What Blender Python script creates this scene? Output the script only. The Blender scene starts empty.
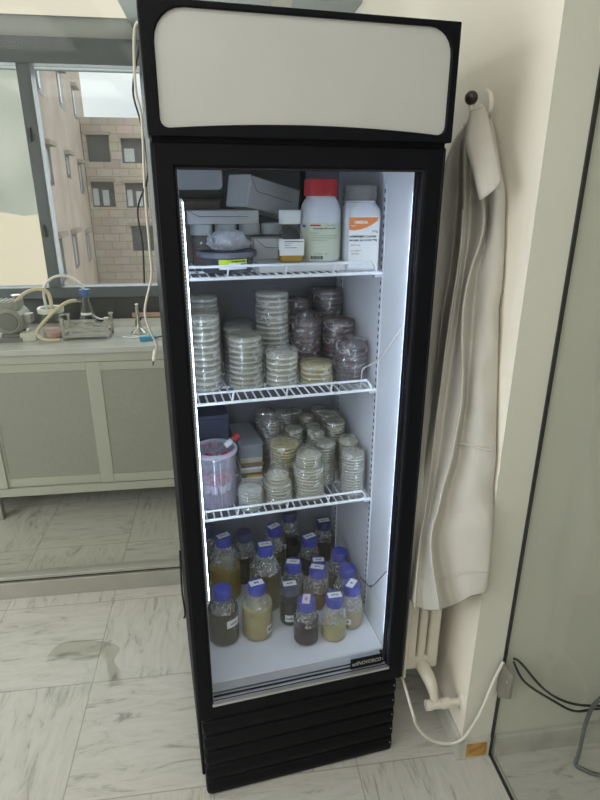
import bpy, bmesh, math, random
from math import sin, cos, pi, radians
from mathutils import Vector, Matrix, Euler, noise

C = bpy.context.scene.collection
random.seed(7)

# ------------------------------------------------------------------ materials
def new_mat(name):
    m = bpy.data.materials.new(name); m.use_nodes = True
    nt = m.node_tree; nt.nodes.clear()
    out = nt.nodes.new('ShaderNodeOutputMaterial')
    return m, nt, out
def N(nt, t, **kw):
    n = nt.nodes.new(t)
    for k, v in kw.items():
        if k in n.inputs: n.inputs[k].default_value = v
        else: setattr(n, k, v)
    return n
def c4(c): return (c[0], c[1], c[2], 1.0)

def plain(name, col, rough=.5, metal=0., spec=.5, vary=.06, scale=9., bump=0., bscale=120., emit=None, estr=0.):
    """principled material with a faint procedural variation of tone and an optional grain"""
    m, nt, out = new_mat(name)
    b = N(nt, 'ShaderNodeBsdfPrincipled', Roughness=rough, Metallic=metal)
    b.inputs['Specular IOR Level'].default_value = spec
    tc = N(nt, 'ShaderNodeTexCoord')
    nz = N(nt, 'ShaderNodeTexNoise', Scale=scale, Detail=4.)
    nt.links.new(tc.outputs['Object'], nz.inputs['Vector'])
    rp = N(nt, 'ShaderNodeValToRGB')
    rp.color_ramp.elements[0].position = .3; rp.color_ramp.elements[1].position = .7
    rp.color_ramp.elements[0].color = c4([x * (1 - vary) for x in col])
    rp.color_ramp.elements[1].color = c4([min(1, x * (1 + vary)) for x in col])
    nt.links.new(nz.outputs['Fac'], rp.inputs['Fac'])
    nt.links.new(rp.outputs['Color'], b.inputs['Base Color'])
    if bump:
        n2 = N(nt, 'ShaderNodeTexNoise', Scale=bscale, Detail=3.)
        nt.links.new(tc.outputs['Object'], n2.inputs['Vector'])
        bp = N(nt, 'ShaderNodeBump', Strength=bump, Distance=.004)
        nt.links.new(n2.outputs['Fac'], bp.inputs['Height'])
        nt.links.new(bp.outputs['Normal'], b.inputs['Normal'])
    if emit:
        b.inputs['Emission Color'].default_value = c4(emit); b.inputs['Emission Strength'].default_value = estr
    nt.links.new(b.outputs[0], out.inputs[0])
    return m

def clear(name, tint=(1, 1, 1), refl=.5, rough=.04, base=.03, haze=0., hazecol=(1, 1, 1), wrinkle_glare=False, wscale=60., spread=.1):
    """see-through sheet: clear pass + reflections growing at grazing angles + optional milky haze, patchy as painted glare on wrinkles"""
    m, nt, out = new_mat(name)
    tr = N(nt, 'ShaderNodeBsdfTransparent', Color=c4(tint))
    gl = N(nt, 'ShaderNodeBsdfGlossy', Color=(1, 1, 1, 1), Roughness=rough)
    lw = N(nt, 'ShaderNodeLayerWeight', Blend=.35)
    mu = N(nt, 'ShaderNodeMath', operation='MULTIPLY_ADD')
    mu.inputs[1].default_value = refl; mu.inputs[2].default_value = base
    nt.links.new(lw.outputs['Fresnel'], mu.inputs[0])
    cl = N(nt, 'ShaderNodeClamp'); nt.links.new(mu.outputs[0], cl.inputs[0])
    mx = N(nt, 'ShaderNodeMixShader')
    nt.links.new(cl.outputs[0], mx.inputs[0]); nt.links.new(tr.outputs[0], mx.inputs[1]); nt.links.new(gl.outputs[0], mx.inputs[2])
    last = mx
    if haze > 0:
        df = N(nt, 'ShaderNodeBsdfDiffuse', Color=c4(hazecol))
        tl = N(nt, 'ShaderNodeBsdfTranslucent', Color=c4(hazecol))
        dm = N(nt, 'ShaderNodeMixShader', Fac=.4)
        nt.links.new(df.outputs[0], dm.inputs[1]); nt.links.new(tl.outputs[0], dm.inputs[2])
        m2 = N(nt, 'ShaderNodeMixShader', Fac=haze)
        nt.links.new(mx.outputs[0], m2.inputs[1]); nt.links.new(dm.outputs[0], m2.inputs[2])
        if wrinkle_glare:
            tc = N(nt, 'ShaderNodeTexCoord')
            nz = N(nt, 'ShaderNodeTexNoise', Scale=wscale, Detail=3., Distortion=1.5)
            nt.links.new(tc.outputs['Object'], nz.inputs['Vector'])
            mr = N(nt, 'ShaderNodeMapRange'); mr.inputs[1].default_value = .52; mr.inputs[2].default_value = .72
            mr.inputs[3].default_value = haze; mr.inputs[4].default_value = min(1, haze + spread)  # whiter patches painted into the haze as glare on the creased film
            nt.links.new(nz.outputs['Fac'], mr.inputs[0]); nt.links.new(mr.outputs[0], m2.inputs[0])
            bp = N(nt, 'ShaderNodeBump', Strength=.6, Distance=.004)
            nt.links.new(nz.outputs['Fac'], bp.inputs['Height'])
            nt.links.new(bp.outputs['Normal'], gl.inputs['Normal'])
        last = m2
    nt.links.new(last.outputs[0], out.inputs[0])
    return m

def marble():
    m, nt, out = new_mat('veined marble tile')
    L = nt.links.new
    tc = N(nt, 'ShaderNodeTexCoord')
    mp = N(nt, 'ShaderNodeMapping'); mp.inputs['Location'].default_value = (.505, -1.576, 0)
    L(tc.outputs['Object'], mp.inputs['Vector'])
    ck = N(nt, 'ShaderNodeTexChecker', Scale=1 / .42)
    L(mp.outputs[0], ck.inputs['Vector'])
    cols = []
    for sc, seed in (((4.2, 19, 1), 0), ((19, 4.2, 1), 4)):
        m2 = N(nt, 'ShaderNodeMapping'); m2.inputs['Scale'].default_value = sc; m2.inputs['Location'].default_value = (seed, seed, 0)
        m2.inputs['Rotation'].default_value = (0, 0, .16)
        L(tc.outputs['Object'], m2.inputs['Vector'])
        nz = N(nt, 'ShaderNodeTexNoise', Scale=1.5, Detail=9., Roughness=.72, Distortion=.9)
        L(m2.outputs[0], nz.inputs['Vector'])
        rp = N(nt, 'ShaderNodeValToRGB'); e = rp.color_ramp.elements
        e[0].position = .33; e[0].color = (.27, .265, .24, 1)
        e[1].position = .60; e[1].color = (.53, .525, .49, 1)
        x = e.new(.44); x.color = (.475, .47, .43, 1)
        L(nz.outputs['Fac'], rp.inputs['Fac']); cols.append(rp)
    mx = N(nt, 'ShaderNodeMix', data_type='RGBA')
    L(ck.outputs['Fac'], mx.inputs['Factor']); L(cols[1].outputs[0], mx.inputs[6]); L(cols[0].outputs[0], mx.inputs[7])
    # joints
    br = N(nt, 'ShaderNodeTexBrick', Scale=1., offset=0., squash=1.)
    br.inputs['Mortar Size'].default_value = .0022; br.inputs['Brick Width'].default_value = .42; br.inputs['Row Height'].default_value = .42
    br.inputs['Color1'].default_value = (1, 1, 1, 1); br.inputs['Color2'].default_value = (.96, .96, .955, 1); br.inputs['Mortar'].default_value = (.68, .66, .61, 1)
    L(mp.outputs[0], br.inputs['Vector'])
    mm = N(nt, 'ShaderNodeMix', data_type='RGBA', blend_type='MULTIPLY'); mm.inputs['Factor'].default_value = 1
    L(mx.outputs[2], mm.inputs[6]); L(br.outputs['Color'], mm.inputs[7])
    b = N(nt, 'ShaderNodeBsdfPrincipled', Roughness=.32)
    L(mm.outputs[2], b.inputs['Base Color'])
    L(b.outputs[0], out.inputs[0])
    return m

def stone_blocks(name, col, w=.8, h=.35):
    m, nt, out = new_mat(name); L = nt.links.new
    tc = N(nt, 'ShaderNodeTexCoord'); mp = N(nt, 'ShaderNodeMapping'); mp.inputs['Rotation'].default_value = (radians(90), 0, 0)
    L(tc.outputs['Object'], mp.inputs['Vector'])
    br = N(nt, 'ShaderNodeTexBrick', Scale=1.); br.inputs['Brick Width'].default_value = w; br.inputs['Row Height'].default_value = h
    br.inputs['Mortar Size'].default_value = .02
    br.inputs['Color1'].default_value = c4(col); br.inputs['Color2'].default_value = c4([x * .86 for x in col]); br.inputs['Mortar'].default_value = c4([x * .7 for x in col])
    L(mp.outputs[0], br.inputs['Vector'])
    nz = N(nt, 'ShaderNodeTexNoise', Scale=1.3, Detail=6.); L(tc.outputs['Object'], nz.inputs['Vector'])
    mx = N(nt, 'ShaderNodeMix', data_type='RGBA', blend_type='MULTIPLY'); mx.inputs['Factor'].default_value = .35
    L(br.outputs['Color'], mx.inputs[6]); L(nz.outputs['Color'], mx.inputs[7])
    b = N(nt, 'ShaderNodeBsdfPrincipled', Roughness=.9); L(mx.outputs[2], b.inputs['Base Color']); L(b.outputs[0], out.inputs[0])
    return m

def peeling():
    m, nt, out = new_mat('peeling plaster'); L = nt.links.new
    tc = N(nt, 'ShaderNodeTexCoord'); sp = N(nt, 'ShaderNodeSeparateXYZ'); L(tc.outputs['Object'], sp.inputs[0])
    nz = N(nt, 'ShaderNodeTexNoise', Scale=1.2, Detail=6.); L(tc.outputs['Object'], nz.inputs['Vector'])
    ad = N(nt, 'ShaderNodeMath', operation='MULTIPLY_ADD'); ad.inputs[1].default_value = .5
    L(nz.outputs['Fac'], ad.inputs[0]); L(sp.outputs['Z'], ad.inputs[2])
    gt = N(nt, 'ShaderNodeMath', operation='GREATER_THAN'); gt.inputs[1].default_value = 1.42; L(ad.outputs[0], gt.inputs[0])
    n2 = N(nt, 'ShaderNodeTexNoise', Scale=.9, Detail=8.); L(tc.outputs['Object'], n2.inputs['Vector'])
    rp = N(nt, 'ShaderNodeValToRGB'); rp.color_ramp.elements[0].position = .3; rp.color_ramp.elements[1].position = .7
    rp.color_ramp.elements[0].color = (.27, .29, .26, 1); rp.color_ramp.elements[1].color = (.40, .41, .37, 1); L(n2.outputs['Fac'], rp.inputs[0])
    mx = N(nt, 'ShaderNodeMix', data_type='RGBA'); L(gt.outputs[0], mx.inputs['Factor'])
    mx.inputs[6].default_value = (.56, .50, .395, 1); L(rp.outputs[0], mx.inputs[7])
    b = N(nt, 'ShaderNodeBsdfPrincipled', Roughness=.9); L(mx.outputs[2], b.inputs['Base Color']); L(b.outputs[0], out.inputs[0])
    return m

def lit(name, col, s):
    m, nt, out = new_mat(name); e = N(nt, 'ShaderNodeEmission', Color=c4(col), Strength=s); nt.links.new(e.outputs[0], out.inputs[0]); return m

MT = dict(
    black=plain('black powder coat', (.006, .0065, .009), .5, spec=.10),
    black2=plain('black plastic', (.005, .0055, .007), .55, spec=.12),
    navy=plain('dark gasket rubber', (.022, .022, .028), .5, spec=.15),
    sign=plain('white sign acrylic', (.49, .50, .485), .28, vary=.02),
    liner=plain('white liner sheet', (.72, .74, .78), .4, vary=.02),
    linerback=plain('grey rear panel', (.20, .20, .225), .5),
    linergrey=plain('grey white sheet', (.40, .41, .43), .45),
    silver=plain('brushed aluminium', (.55, .56, .57), .35, .8),
    wire=plain('white coated wire', (.80, .82, .84), .35),
    slot=plain('slot shadow black', (.03, .03, .035), .8),
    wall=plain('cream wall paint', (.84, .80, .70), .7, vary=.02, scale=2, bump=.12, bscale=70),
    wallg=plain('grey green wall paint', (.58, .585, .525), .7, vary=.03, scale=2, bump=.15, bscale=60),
    wallgrey=plain('grey wall paint', (.36, .39, .39), .7, vary=.03),
    ceil=plain('cream ceiling paint', (.80, .76, .62), .8, vary=.02),
    alu=plain('dark grey aluminium', (.11, .125, .14), .45, .2),
    alud=plain('charcoal panel', (.05, .055, .06), .4),
    marble=marble(),
    skirt=plain('grey marble skirting', (.45, .45, .41), .35, vary=.15, scale=14),
    amber_tile=plain('amber veined marble', (.42, .22, .05), .35, vary=.5, scale=30),
    pane=clear('window glass', (.90, .92, .91), .15, .02, .01),
    partition=clear('tinted partition glass', (.945, .952, .94), .05, .03, .006),
    doorpane=clear('cooler door glass', (.93, .95, .97), .10, .02, .005),
    partition2=clear('tinted partition glass', (.915, .925, .915), .05, .03, .006),
    rail=plain('anodised rail', (.42, .42, .38), .4, .5),
    dark=plain('dark rubber seal', (.02, .02, .02), .6),
    cabinet=plain('cabinet cream lacquer', (.47, .475, .42), .5, vary=.02),
    cabpanel=plain('cabinet panel greige', (.33, .34, .295), .6, vary=.04, scale=60),
    worktop=plain('grey glass worktop', (.52, .535, .515), .14, vary=.03),
    stonew=stone_blocks('pale stone blocks', (.66, .575, .50), .6, .3),
    plaster=plain('weathered tan plaster', (.56, .48, .42), .9, vary=.14, scale=.8),
    peel=peeling(),
    darkwin=plain('dark window opening', (.13, .13, .135), .3),
    panelight=plain('pale window pane', (.55, .60, .62), .2),
    ledge=plain('stone ledge', (.40, .35, .30), .9),
    ground=plain('courtyard paving', (.35, .34, .32), .9),
    coat=plain('white cotton twill', (.49, .48, .44), .85, vary=.03, scale=20, bump=.2, bscale=500),
    radiator=plain('radiator enamel', (.62, .60, .52), .4, vary=.05),
    knob=plain('brown black knob', (.035, .025, .022), .35),
    hookw=plain('white plastic hook', (.72, .70, .63), .4),
    cablew=plain('white cable sheath', (.62, .60, .54), .45),
    cableb=plain('black cable sheath', (.015, .015, .017), .5),
    cableg=plain('grey cable sheath', (.10, .11, .12), .5),
    plate=plain('beige metal plate', (.22, .21, .18), .4, .3),
    water=clear('spilled water', (.935, .935, .92), .05, .03, .0),
    # contents
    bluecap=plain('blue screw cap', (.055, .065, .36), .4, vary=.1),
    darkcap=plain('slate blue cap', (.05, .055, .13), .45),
    glass=clear('borosilicate glass', (.985, .99, .985), .25, .05, .01),
    film=clear('crinkled clear film', (.99, .99, .99), .3, .14, .12, .20, (.95, .96, .98), True, 60, .6),
    sleeve=clear('plastic sleeve', (.995, .995, .99), .4, .16, .07, .07, (.97, .97, .97), True, 30, .42),
    dish=clear('polystyrene dish', (.995, .99, .975), .35, .12, .05, .20, (.95, .94, .86)),
    dishp=clear('smoky polystyrene dish', (.86, .79, .83), .35, .12, .05, .13, (.50, .40, .46)),
    paper=plain('white label paper', (.78, .78, .76), .7, vary=.02),
    pink=plain('pink label paper', (.75, .60, .66), .7),
    ink=plain('black ink', (.02, .02, .025), .7),
    card=plain('white card', (.70, .70, .695), .6, vary=.03),
    brown=plain('brown cardboard', (.19, .16, .135), .8),
    red=plain('red plastic', (.42, .010, .02), .35, vary=.12),
    redd=plain('dull red plastic', (.42, .02, .035), .4),
    hdpe=plain('white bottle plastic', (.66, .68, .72), .45, vary=.02),
    greycap=plain('grey screw lid', (.16, .157, .155), .5),
    lbl_green=plain('pale green label', (.60, .64, .50), .6, vary=.02),
    lbl_red=plain('red print', (.50, .05, .05), .6),
    orange=plain('orange label', (.72, .21, .04), .5, vary=.04),
    lime=plain('lime label', (.58, .72, .03), .5),
    teal=plain('teal print', (.06, .32, .32), .6),
    tubrim=plain('slate blue tub rim', (.13, .135, .17), .4),
    tub=clear('clear tub plastic', (.62, .64, .68), .4, .08, .04, .18, (.35, .36, .40)),
    beaker=clear('milky beaker plastic', (.96, .95, .98), .4, .1, .05, .24, (.80, .76, .86)),
    milk=clear('milky tub rim', (.9, .9, .94), .4, .12, .06, .62, (.78, .77, .84)),
    tubeclear=clear('tube plastic', (.80, .78, .82), .4, .08, .05, .28, (.60, .56, .62)),
    bag=clear('crumpled bag film', (.98, .98, .99), .4, .16, .08, .55, (.92, .93, .97), True, 50, .4),
    whitecap=plain('milky white cap', (.68, .73, .70), .45),
    honey=plain('amber liquid', (.46, .28, .04), .2),
    jarpink=plain('pinkish residue', (.40, .16, .15), .5),
    jar=clear('jar plastic', (.92, .90, .88), .4, .1, .05, .25, (.70, .66, .64)),
    tray=clear('smoke tray plastic', (.88, .90, .92), .4, .1, .05, .45, (.62, .65, .68)),
    navybox=plain('slate blue box', (.05, .06, .11), .5),
    cream=plain('cream card', (.48, .45, .36), .7),
    kraft=plain('kraft card', (.22, .17, .11), .8),
    yellow=plain('yellow tape', (.60, .40, .03), .5),
    led=lit('led diffuser', (.66, .80, 1.0), 48.),
    ledlow=lit('dim led diffuser', (.66, .80, 1.0), 13.),
    ledfront=plain('led tube housing', (.80, .83, .86), .4, emit=(.9, .95, 1), estr=.10),
    panel_lamp=lit('fluorescent diffuser', (1.0, .965, .91), 2.0),
    # bench
    pump=plain('grey green pump enamel', (.30, .31, .275), .45),
    pumpd=plain('pump face grey', (.16, .165, .15), .5),
    tubing=plain('yellowed rubber tubing', (.62, .55, .38), .5),
    silicone=plain('white silicone tubing', (.68, .68, .62), .4),
    ringw=plain('white ring lid', (.66, .67, .63), .4),
    bluestop=plain('blue stopper', (.06, .13, .36), .5),
    steel=plain('stainless steel', (.45, .45, .44), .25, .9),
    whitebox=plain('off white box', (.58, .58, .52), .5),
    pinkstuff=plain('pink contents', (.60, .40, .36), .6),
    clip=plain('sky blue plastic', (.05, .30, .50), .45),
)

# ------------------------------------------------------------------ mesh building
class MB:
    def __init__(s): s.bm = bmesh.new(); s.mi = 0
    def _f(s, vs):
        try:
            f = s.bm.faces.new(vs); f.material_index = s.mi; f.smooth = True; return f
        except ValueError: return None
    def box(s, x0, x1, y0, y1, z0, z1, M=None):
        P = [Vector((x, y, z)) for z in (z0, z1) for y in (y0, y1) for x in (x0, x1)]
        if M: P = [M @ p for p in P]
        v = [s.bm.verts.new(p) for p in P]
        for q in ((0, 2, 3, 1), (4, 5, 7, 6), (0, 1, 5, 4), (2, 6, 7, 3), (0, 4, 6, 2), (1, 3, 7, 5)): s._f([v[i] for i in q])
        return s
    def rbox(s, x0, x1, y0, y1, z0, z1, r, M=None, n=3):
        """box with rounded vertical edges"""
        pts = rrect(x0, x1, y0, y1, r, n)
        return s.prism([Vector((a, b, z0)) for a, b in pts], [Vector((a, b, z1)) for a, b in pts], M)
    def prism(s, A, B, M=None, caps=True):
        if M: A = [M @ p for p in A]; B = [M @ p for p in B]
        a = [s.bm.verts.new(p) for p in A]; b = [s.bm.verts.new(p) for p in B]; n = len(a)
        for i in range(n): s._f([a[i], a[(i + 1) % n], b[(i + 1) % n], b[i]])
        if caps: s._f(a[::-1]); s._f(b)
        return s
    def loft(s, rings, caps=True, closed=True):
        R = [[s.bm.verts.new(p) for p in r] for r in rings]; n = len(R[0])
        for i in range(len(R) - 1):
            for j in range(n if closed else n - 1):
                s._f([R[i][j], R[i][(j + 1) % n], R[i + 1][(j + 1) % n], R[i + 1][j]])
        if caps and closed: s._f(R[0][::-1]); s._f(R[-1])
        return s
    def lathe(s, prof, seg=24, cx=0, cy=0, M=None, wob=None):
        rings = []
        for k, (r, z) in enumerate(prof):
            ring = []
            for j in range(seg):
                a = 2 * pi * j / seg
                rr = r * (1 + (wob(a, z) if wob else 0))
                p = Vector((cx + rr * cos(a), cy + rr * sin(a), z))
                ring.append(M @ p if M else p)
            rings.append(ring)
        return s.loft(rings, caps=True)
    def open_lathe(s, prof, seg=24, cx=0, cy=0, M=None):
        rings = []
        for r, z in prof:
            ring = [Vector((cx + r * cos(2 * pi * j / seg), cy + r * sin(2 * pi * j / seg), z)) for j in range(seg)]
            rings.append([M @ p for p in ring] if M else ring)
        return s.loft(rings, caps=False)
    def tube(s, pts, r, seg=8, smooth=0, M=None):
        pts = [Vector(p) for p in pts]
        if M: pts = [M @ p for p in pts]
        if smooth:
            if isinstance(r, (list, tuple)): r = [q.x for q in catmull([Vector((x, 0, 0)) for x in r], smooth)]
            pts = catmull(pts, smooth)
        rings = []; up = None
        for i, p in enumerate(pts):
            t = (pts[min(i + 1, len(pts) - 1)] - pts[max(i - 1, 0)])
            if t.length < 1e-9: t = Vector((0, 0, 1))
            t.normalize()
            if up is None: up = Vector((0, 0, 1)) if abs(t.z) < .9 else Vector((1, 0, 0))
            sd = t.cross(up)
            if sd.length < 1e-6: sd = t.cross(Vector((1, 0, 0)))
            sd.normalize(); up = sd.cross(t).normalized()
            rr = r[i] if isinstance(r, (list, tuple)) else r
            rings.append([p + (sd * cos(2 * pi * j / seg) + up * sin(2 * pi * j / seg)) * rr for j in range(seg)])
        return s.loft(rings)
    def ball(s, c, r, seg=14, sx=1, sy=1, sz=1):
        prof = [(r * sin(pi * k / 10) + 1e-5, -r * cos(pi * k / 10)) for k in range(11)]
        M = Matrix.Translation(Vector(c)) @ Matrix.Diagonal((sx, sy, sz, 1))
        return s.lathe(prof, seg, M=M)
    def build(s, name, mats, parent=None, loc=None, rot=None, bevel=0., solid=0., subd=0, flat=True):
        bmesh.ops.recalc_face_normals(s.bm, faces=s.bm.faces)
        if flat:
            for e in s.bm.edges:
                if len(e.link_faces) == 2 and e.calc_face_angle(0) > .6: e.smooth = False
        me = bpy.data.meshes.new(name); s.bm.to_mesh(me); s.bm.free()
        for m in (mats if isinstance(mats, (list, tuple)) else [mats]): me.materials.append(m)
        o = bpy.data.objects.new(name, me); C.objects.link(o)
        if parent: o.parent = parent
        if loc is not None: o.location = loc
        if rot is not None: o.rotation_euler = rot
        if solid:
            md = o.modifiers.new('thickness', 'SOLIDIFY'); md.thickness = solid; md.offset = 0
        if bevel:
            md = o.modifiers.new('bevel', 'BEVEL'); md.width = bevel; md.segments = 2; md.limit_method = 'ANGLE'; md.angle_limit = .7
        if subd:
            md = o.modifiers.new('subdivision', 'SUBSURF'); md.levels = subd; md.render_levels = subd
        return o
def rrect(x0, x1, y0, y1, r, n=4):
    out = []
    rs = r if isinstance(r, (list, tuple)) else (r,) * 4
    for (cx, cy, a0, rr) in ((x1 - rs[0], y0 + rs[0], -pi / 2, rs[0]), (x1 - rs[1], y1 - rs[1], 0, rs[1]), (x0 + rs[2], y1 - rs[2], pi / 2, rs[2]), (x0 + rs[3], y0 + rs[3], pi, rs[3])):
        for k in range(n + 1):
            a = a0 + k * pi / 2 / n
            out.append((cx + rr * cos(a), cy + rr * sin(a)))
    return out
def catmull(P, n):
    out = []
    for i in range(len(P) - 1):
        p0 = P[max(i - 1, 0)]; p1 = P[i]; p2 = P[i + 1]; p3 = P[min(i + 2, len(P) - 1)]
        for k in range(n):
            t = k / n
            out.append(.5 * ((2 * p1) + (p2 - p0) * t + (2 * p0 - 5 * p1 + 4 * p2 - p3) * t * t + (3 * p1 - p0 - 3 * p2 + p3) * t ** 3))
    out.append(P[-1]); return out

def text_mesh(txt, size, shear=0., bold=0.):
    cu = bpy.data.curves.new('lettering', 'FONT'); cu.body = txt; cu.size = size; cu.shear = shear; cu.offset = bold
    cu.align_x = 'CENTER'; cu.align_y = 'CENTER'; cu.resolution_u = 2
    o = bpy.data.objects.new('lettering', cu); C.objects.link(o)
    dg = bpy.context.evaluated_depsgraph_get(); dg.update()
    me = bpy.data.meshes.new_from_object(o.evaluated_get(dg))
    V = [v.co.copy() for v in me.vertices]; F = [list(p.vertices) for p in me.polygons]
    bpy.data.objects.remove(o); bpy.data.curves.remove(cu); bpy.data.meshes.remove(me)
    return V, F
def scribble(txt, size):
    """illegible pen strokes standing in for handwriting that cannot be read"""
    if txt in ('BG', 'B'): return text_mesh(txt, size, .1, .0005)
    rnd = random.Random(txt); n = 3 + 2 * len(txt); w_ = size * (.45 + .42 * len(txt)); P = []
    for k in range(n): P.append(Vector((-w_ / 2 + w_ * k / (n - 1), size * rnd.uniform(.12, .42) * (1 if k % 2 else -1), 0)))
    V, F = [], []; t_ = size * .07
    for a, c_ in zip(P, P[1:]):
        d = (c_ - a).normalized(); q = Vector((-d.y, d.x, 0)) * t_; i = len(V)
        V += [a + q, a - q, c_ - q, c_ + q]; F.append([i, i + 1, i + 2, i + 3])
    return V, F
def add_flat(mb, V, F, fn):
    vs = [mb.bm.verts.new(fn(v)) for v in V]
    for f in F:
        try:
            ff = mb.bm.faces.new([vs[i] for i in f]); ff.material_index = mb.mi
        except ValueError: pass

def tag(o, label, cat, group=None, kind=None):
    o['label'] = label; o['category'] = cat
    if group: o['group'] = group
    if kind: o['kind'] = kind
    return o
def thing(name, label, cat, loc=(0, 0, 0), rz=0., group=None):
    o = bpy.data.objects.new(name, None); C.objects.link(o); o.empty_display_size = .05
    o.location = loc; o.rotation_euler = (0, 0, rz)
    return tag(o, label, cat, group)
def struct(o): o['kind'] = 'structure'; return o
def put(name, mesh, parent, loc=(0, 0, 0), rz=0.):
    o = bpy.data.objects.new(name, mesh); C.objects.link(o); o.parent = parent; o.location = loc; o.rotation_euler = (0, 0, rz); return o

# ------------------------------------------------------------------ room shell
WX = .647      # wall carrying the coat hook, faces left
WY = 1.142     # its front end, faces the camera
GX = .738      # glass partition on the right
PY = 2.064     # glass partition behind the cooler
BY = 3.30      # window wall beyond it
struct(MB().box(-3.0, 2.6, -2.2, 3.45, -.08, 0).build('floor', MT['marble']))
# wall mass on the right: left face = coat wall, front face = narrow end and wall seen through the glass
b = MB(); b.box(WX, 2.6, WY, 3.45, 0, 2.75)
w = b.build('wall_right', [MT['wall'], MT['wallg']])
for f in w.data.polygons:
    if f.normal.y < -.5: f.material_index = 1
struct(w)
# window wall with its opening
b = MB(); b.box(-3.0, WX, BY, 3.45, 0, 1.09); b.box(-3.0, WX, BY, 3.45, 2.175, 2.75); b.box(-3.0, -2.4, BY, 3.45, 1.09, 2.175); b.box(.30, WX, BY, 3.45, 1.09, 2.175)
struct(b.build('wall_back', MT['wallgrey']))
struct(MB().box(-3.0, WX, PY + .02, 3.45, 2.402, 2.46).build('ceiling', MT['ceil']))
struct(MB().box(-.372, WX, 2.75, BY, 2.345, 2.402).build('trim_1', MT['wallgrey']))
b = MB(); b.box(-3.0, 2.6, -2.2, PY + .02, 2.70, 2.78); struct(b.build('ceiling.001', MT['ceil']))
# walls behind and to the left of the camera (left one has a wide window opening)
b = MB(); b.box(-3.1, 2.7, -2.3, -2.2, 0, 2.75); struct(b.build('wall_front', MT['wall']))
b = MB(); b.box(-3.1, -3.0, -2.2, 3.45, 0, .8); b.box(-3.1, -3.0, -2.2, 3.45, 2.3, 2.75); b.box(-3.1, -3.0, -2.2, -1.2, .8, 2.3); b.box(-3.1, -3.0, 1.6, 3.45, .8, 2.3)
struct(b.build('wall_left', MT['wall']))
b = MB(); b.box(2.6, 2.7, -2.2, 3.45, 0, 2.75); struct(b.build('wall_far_right', MT['wallg']))
# window frame: rail, stiles, blind box above, dark panel below
wf = MB()
wf.box(-2.4, .30, BY - .06, BY + .04, 2.172, 2.285)
wf.box(-2.4, .30, BY - .06, BY + .04, 1.045, 1.105)
wf.box(-.927, -.868, BY - .05, BY + .05, 1.105, 2.175)
wf.box(-.872, -.862, BY - .058, BY - .05, 1.105, 2.175)
wf.box(-.30, -.24, BY - .05, BY + .05, 1.105, 2.175)
wo = struct(wf.build('window_1', MT['alu'], bevel=.003))
for x0, x1 in ((-2.4, -.927), (-.868, -.30), (-.24, .30)):
    MB().box(x0, x1, BY + .01, BY + .016, 1.105, 2.172).build('pane', MT['pane'], wo)
b = MB()
for z in (1.40, 1.86): b.box(-.915, -.900, BY - .068, BY - .05, z - .03, z + .03)
b.build('latch', MT['alud'], wo)
b = MB(); b.box(-2.4, .5, BY - .03, BY - .001, .885, 1.045); b.box(-.62, -.60, BY - .036, BY - .03, .885, 1.045)
struct(b.build('trim_2', MT['alud']))
b = MB(); b.box(-1.02, -.99, BY - .02, BY - .0005, 2.20, 2.26); struct(b.build('trim_3', MT['dark']))
# glass partition behind the cooler: bottom rail with a dark seal, pane, hidden end post, head rail
b = MB(); b.box(-3.0, .2, PY, PY + .05, 0, .078); b.mi = 1; b.box(-3.0, .2, PY + .012, PY + .04, .078, .088); b.mi = 0; b.box(-3.0, .2, PY + .005, PY + .05, .088, .104)
b.box(.2, .26, PY, PY + .05, 0, 2.402); b.box(-3.0, .26, PY, PY + .05, 2.35, 2.402)
pr = struct(b.build('window_2', [MT['rail'], MT['dark']], bevel=.002))
MB().box(-3.0, .2, PY + .024, PY + .030, .104, 2.35).build('pane', MT['partition'], pr)
# lintel over that partition up to the front room ceiling
struct(MB().box(-3.0, WX, PY + .02, PY + .1, 2.46, 2.75).build('trim_4', MT['wall']))
# glass partition on the right, running towards the camera
b = MB(); b.box(GX - .001, GX + .007, WY - .006, WY, .0, 2.7); b.box(GX - .001, GX + .007, -2.2, WY - .006, 0, .005)
gp = struct(b.build('window_3', MT['dark']))
MB().box(GX, GX + .006, -2.2, WY - .010, .007, 2.7).build('pane', MT['partition2'], gp)
# skirtings
b = MB(); b.box(WX - .014, WX, WY - .012, 2.06, 0, .078); struct(b.build('baseboard_right', MT['skirt'], bevel=.002))
b = MB(); b.box(GX + .012, 2.6, WY - .014, WY, 0, .078); struct(b.build('baseboard_back', MT['skirt'], bevel=.002))
b = MB(); b.box(WX, GX - .006, WY - .012, WY, 0, .078); b.mi = 1; b.box(WX + .012, GX - .016, WY - .0135, WY - .011, .012, .064)
struct(b.build('baseboard_front', [MT['skirt'], MT['amber_tile']]))
# ceiling lamps of the front room (above and behind the camera)
for i, (x, y) in enumerate(((-.1, .10), (-1.6, -.6), (-.1, -1.45))):
    t = thing('ceiling_lamp', ['white fluorescent ceiling panel nearest the cooler', 'white fluorescent ceiling panel by the rear wall', 'white fluorescent ceiling panel right of the other two'][i], 'lamp', (x, y, 2.70), 0, 'ceiling lamps of the front room')
    MB().box(-.60, .60, -.60, .60, -.06, 0).build('housing', MT['whitebox'], t)
    MB().box(-.57, .57, -.57, .57, -.064, -.0605).build('diffuser', MT['panel_lamp'], t)

t_ = thing('ceiling_glow', 'large cream ceiling area with added glow at the top left beyond the glass', 'lamp', (-1.4, 2.92, 2.402))  # added glow standing in for daylight on the ceiling; also lights the bench
b = MB(); b.box(-1.2, 1.028, -.52, .372, -.020, -.0005); b.build('frame', MT['ceil'], t_)
b = MB(); b.box(-1.19, 1.018, -.51, .362, -.0215, -.0203); b.build('diffuser', lit('added ceiling glow', (1, .94, .76), .54), t_)  # emissive sheet giving the added glow

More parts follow.
